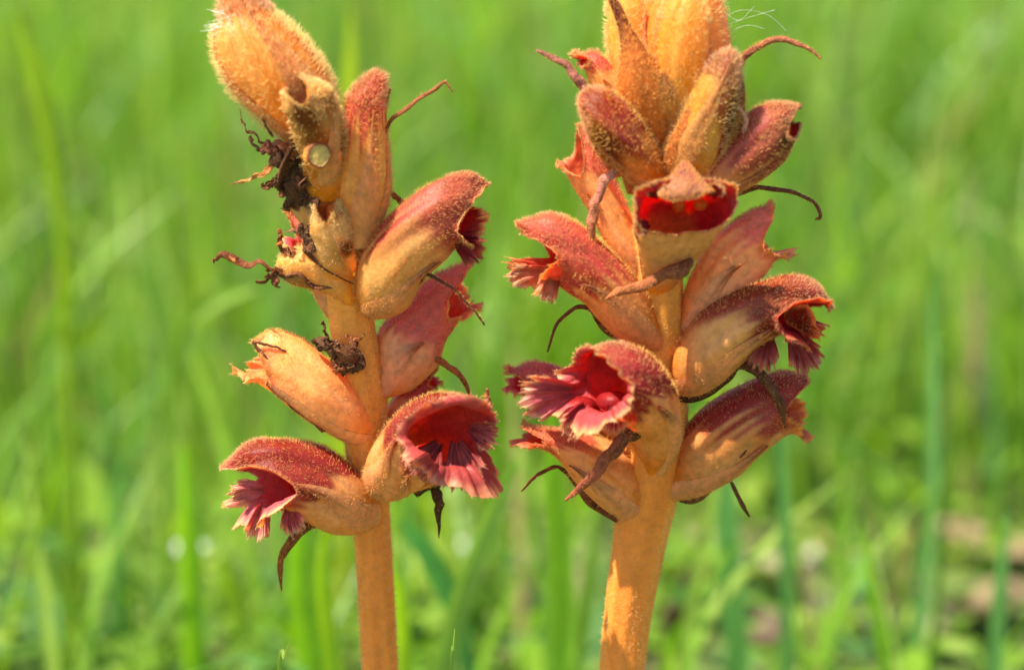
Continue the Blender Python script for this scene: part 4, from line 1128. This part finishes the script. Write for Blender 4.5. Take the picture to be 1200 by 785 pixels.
def single_blade(pts, widths, ybase, col, label, tip_y=None, zoff=0):
    """pts: photo pixels of the visible middle line, tip first; the foot continues to the soil. ybase: metres behind the plants"""
    r = np.random.default_rng(int(abs(pts[0][0]) * 7 + abs(pts[0][1])))
    vis = np.array([P([(p[0], p[1])], ybase - (0.012 * (1 - i / max(1, len(pts) - 1))))[0] for i, p in enumerate(pts)])
    low = vis[-1].copy(); d = vis[-1] - vis[-2]
    gz = float(ground_z(low[0], ybase)) - .004
    full = list(vis)
    if low[2] > gz + .01:
        lat = d[:2] / max(abs(d[2]), .003) * .35
        f = (low[2] - gz)
        full.append(np.array([low[0] + lat[0] * f * .5, ybase, gz + f * .45]))
        full.append(np.array([low[0] + lat[0] * f * .7, ybase + .002, gz]))
    c = cr(np.array(full), 34)
    scale = PX * (DIST + ybase) / DIST
    w = cr(list(widths) + [widths[-1]] * (len(full) - len(pts)), 34)[:, 0] * scale
    T = nrm(np.gradient(c, axis=0))
    view = nrm(c - CAM)
    s = nrm(np.cross(T, view) + .25 * view * r.uniform(-1, 1))
    nn = nrm(np.cross(T, s))
    nn = nn * np.sign(-np.sum(nn * view, -1, keepdims=True))
    wv = w[:, None, None]
    off = np.array([-.5, -.25, 0, .25, .5])
    pos = c[:, None] + s[:, None] * off[None, :, None] * wv + nn[:, None] * (np.abs(off) * .35)[None, :, None] * wv
    nv = nn[:, None] - s[:, None] * (np.sign(off) * .35)[None, :, None]
    tt = np.linspace(0, 1, 34)
    cl = np.asarray(col)[None, None] * (1 + .12 * np.cos(off * 25))[None, :, None] * (1 + .1 * wav(tt, 3, 3, 9))[:, None, None]
    acc = Acc()
    org = c[-1]
    acc.add(pos, cl.reshape(-1, 3), nv, grid_quads(34, 5, False))
    o = acc.build('grass_blade', [M_GRASS], None, org)
    tag(o, label, 'grass blade', 'grass blades that stand out')
    return o

G1, G2, G3, G4 = (.22, .40, .035), (.19, .37, .10), (.28, .43, .03), (.3, .36, .07)
single_blade([(340, 752), (333, 770), (326, 800)], [1.0, 3.2, 5], -.004, (.20, .30, .05), "sharp short grass tip beside the fat-budded plant's stem")
single_blade([(533, 736), (531, 760), (529, 800)], [.8, 2.6, 3.6], -.002, (.16, .26, .05), "needle-thin upright grass tip standing alone between the two broomrape stems")
single_blade([(645, 470), (650, 560), (657, 660), (662, 790)], [6, 24, 29, 30], .10, G1, "broad bright grass blade rising just left of the leaning stem")
single_blade([(845, 500), (850, 590), (858, 690), (866, 790)], [16, 28, 30, 30], .16, G2, "wide blue-green grass blade below the maroon-hooded amber flower")
single_blade([(915, 470), (919, 570), (921, 680), (922, 790)], [5, 13, 16, 16], .15, G2, "slim straight blue-green grass blade beside the wide one")
single_blade([(1093, 330), (1093, 480), (1090, 620), (1078, 720), (1062, 800)], [4, 12, 15, 20, 22], .19, G2, "tall bent blue-green grass blade above the pale litter")
single_blade([(606, 540), (575, 610), (545, 690), (520, 790)], [8, 22, 28, 32], .10, (.2, .32, .06), "pale slanting grass blade crossing between the two stems")
single_blade([(470, 610), (495, 640), (522, 690), (545, 760)], [8, 24, 26, 20], .12, (.09, .24, .06), "dark green drooping grass blade behind the fat-budded stem")
single_blade([(360, 560), (352, 640), (356, 720), (370, 800)], [14, 30, 36, 38], .13, G1, "broad soft grass blade behind the bract tail of the fat-budded plant")
single_blade([(385, 600), (378, 680), (392, 800)], [8, 18, 24], .10, G3, "yellow-green grass blade hugging the fat-budded stem")
single_blade([(22, 20), (42, 90), (62, 180), (75, 300), (80, 420)], [8, 26, 22, 18, 16], .22, (.26, .36, .035), "bright yellow-green leaning grass blade on the open meadow side")
single_blade([(300, 336), (255, 352), (222, 376), (205, 420), (198, 520)], [8, 18, 18, 16, 14], .20, (.22, .34, .05), "arching pale grass blade level with the dry brown tail")
single_blade([(215, 520), (222, 640), (228, 790)], [12, 28, 30], .17, G1, "upright bright grass blade apart from the burgundy-hooded flower")
single_blade([(120, 430), (132, 560), (150, 790)], [6, 18, 26], .24, (.14, .27, .06), "thin upright grass blade on the open meadow side")
single_blade([(1180, 600), (1172, 690), (1165, 800)], [5, 16, 20], .13, G2, "short blue-green grass blade at the litter's far edge")
single_blade([(1010, 610), (1022, 690), (1044, 800)], [5, 14, 20], .15, G1, "short leaning grass blade growing through the pale litter")
single_blade([(700, 600), (690, 690), (672, 800)], [6, 18, 24], .14, (.2, .32, .05), "short soft grass blade leaning toward the thick orange stem")
single_blade([(455, 640), (468, 710), (474, 800)], [6, 18, 22], .09, G3, "light green blade just beside the slimmer orange stem")
single_blade([(260, 650), (278, 720), (300, 800)], [8, 20, 24], .20, (.21, .33, .03), "yellow-green grass blade leaning toward the hanging bract tail")
single_blade([(60, 560), (40, 680), (30, 800)], [6, 18, 22], .26, G3, "yellow-green grass blade far from both stems")

# ---- dead leaves and pale stones on the thin spot
def dead_leaf(px, py, length, width, az, col, label, curl=.5, lift=.004):
    p = ray_ground(px, py)
    z = float(ground_z(p[0], p[1]))
    kr, kc = 16, 9
    t = np.linspace(0, 1, kr)[:, None]; a = np.linspace(-1, 1, kc)[None]
    sd = int(px + py)
    w = width * np.sin(np.clip(t, .02, .99) * math.pi) ** .7 * .5
    X = (t - .5) * length + 0 * a; Y = a * w
    Z = lift + curl * width * (a ** 2) * .5 + .12 * length * np.sin(t * 3 + sd) ** 2 + .06 * width * wav2(t * 9 + 0 * a, a * 6 + 0 * t, sd, .5, 2)
    x = p[0] + X * math.cos(az) - Y * math.sin(az); y = p[1] + X * math.sin(az) + Y * math.cos(az)
    g = np.stack([x, y, z + Z], -1)
    n = grid_normals(g, False); n = n * np.sign(n[..., 2:3].mean())
    cl = np.asarray(col)[None, None] * (1 + .3 * wav2(t * 12 + 0 * a, a * 7 + 0 * t, sd + 1, .5, 2) - .25 * np.exp(-(a / .1) ** 2))[..., None]
    gi = g - n * .0004
    qq = grid_quads(kr, kc, False)
    acc = Acc()
    acc.add(np.concatenate([g.reshape(-1, 3), gi.reshape(-1, 3)]), np.concatenate([np.clip(cl, .01, 1).reshape(-1, 3)] * 2), np.concatenate([n.reshape(-1, 3), -n.reshape(-1, 3)]), np.concatenate([qq, qq[:, ::-1] + kr * kc]))
    o = acc.build('dead_leaf', [M_LITTER], None, (p[0], p[1], z))
    tag(o, label, 'dead leaf', 'litter on the bare soil')

def pebble(px, py, rad, col, label):
    p = ray_ground(px, py)
    acc = Acc()
    c = np.array([p[0], p[1], float(ground_z(p[0], p[1])) + rad * .35])
    ell(acc, c, rad, rad * .6, rad * .8, col, int(px), na=24, nb=16, noise=.12)
    o = acc.build('pebble', [M_STONE], None, c)
    tag(o, label, 'pebble', 'pale stones on the bare soil')

dead_leaf(815, 688, .045, .022, .3, (.26, .22, .11), "tan curled dead leaf lying beside the thick leaning stem")
dead_leaf(795, 740, .035, .018, 1.2, (.10, .06, .04), "dark brown dead leaf on soil beside the thick leaning stem")
dead_leaf(885, 715, .040, .020, 2.4, (.25, .22, .12), "pale tan dead leaf between the two blue-green grass blades")
dead_leaf(1010, 775, .040, .022, .2, (.24, .22, .14), "greyish dead leaf at the foot of the leaning short blade")
dead_leaf(1125, 770, .050, .026, .9, (.25, .22, .12), "large beige dead leaf at the bare spot's far side")
dead_leaf(1150, 690, .045, .020, 2.8, (.32, .22, .12), "brown dead leaf in front of the tufts beyond the bent blade")
dead_leaf(1180, 752, .036, .018, .1, (.22, .16, .08), "rusty brown dead leaf beside the short blue-green blade")
dead_leaf(985, 690, .036, .016, 1.9, (.30, .22, .10), "small brown dead leaf half hidden in green leaves")
dead_leaf(880, 775, .034, .018, 2.0, (.14, .09, .06), "dark dead leaf at the foot of the wide blue-green blade")
dead_leaf(760, 770, .040, .018, .6, (.26, .2, .12), "dull brown dead leaf right behind the thick stem")
dead_leaf(1050, 735, .03, .016, .6, (.2, .14, .08), "small dark dead leaf beneath the tall bent grass blade")
pebble(943, 766, .0075, (.62, .60, .56), "whitish pebble beside the slim blue-green blade")
pebble(1040, 762, .008, (.52, .46, .42), "rosy grey pebble near the leaning short grass blade")
pebble(957, 680, .006, (.55, .5, .38), "cream pebble among low green leaves")
# white daisy heads, far and soft
def daisy(px, py, rad, zz, label):
    p = ray_ground(px, py, zz)
    root = empty('white_flower', (p[0], p[1], float(ground_z(p[0], p[1]))))
    org = np.array(root.location)
    a1 = Acc()
    tubeline(a1, [tuple(org), tuple((org + p) / 2 + np.array([.003, 0, 0])), tuple(p)], [5, 4.5, 4], (.12, .2, .04), int(px), world=True, rough=.03, twist=0, crease=0, flat=1)
    a1.build('stalk', [M_GRASS], root, org, org)
    a2 = Acc(); ell(a2, p + np.array([0, 0, .001]), rad * .3, rad * .18, rad * .3, (.7, .45, .05), 3)
    a2.build('flower_centre', [M_PETAL], root, org, org)
    me = None
    for k in range(11):
        az = k / 11 * 6.283
        if me is None:
            t = np.linspace(0, 1, 6)[:, None]; a = np.linspace(-1, 1, 3)[None]
            X = rad * (.25 + .75 * t) + 0 * a; Y = a * rad * .2 * np.sin(np.clip(t * .85 + .12, 0, 1) * math.pi) ** .6; Z = -rad * .1 * t + .1 * rad * a ** 2
            g = np.stack([X, Y + 0 * t, Z + 0 * X], -1)
            a3 = Acc(); a3.add(g, (.8, .8, .76), np.tile([0, 0, 1.], (18, 1)), grid_quads(6, 3, False))
            o = a3.build('petal', [M_PETAL], root, (0, 0, 0)); me = o
        else:
            o = me.copy(); COL.objects.link(o)
        o.parent = root; o.location = p - org; o.rotation_euler = (0, 0, az)
    tag(root, label, 'flower', 'small white flowers in the meadow')
daisy(218, 641, .006, .05, "small white flower low in the grass apart from the burgundy-hooded flower")
daisy(556, 636, .006, .03, "small white flower low between the two broomrape stems")
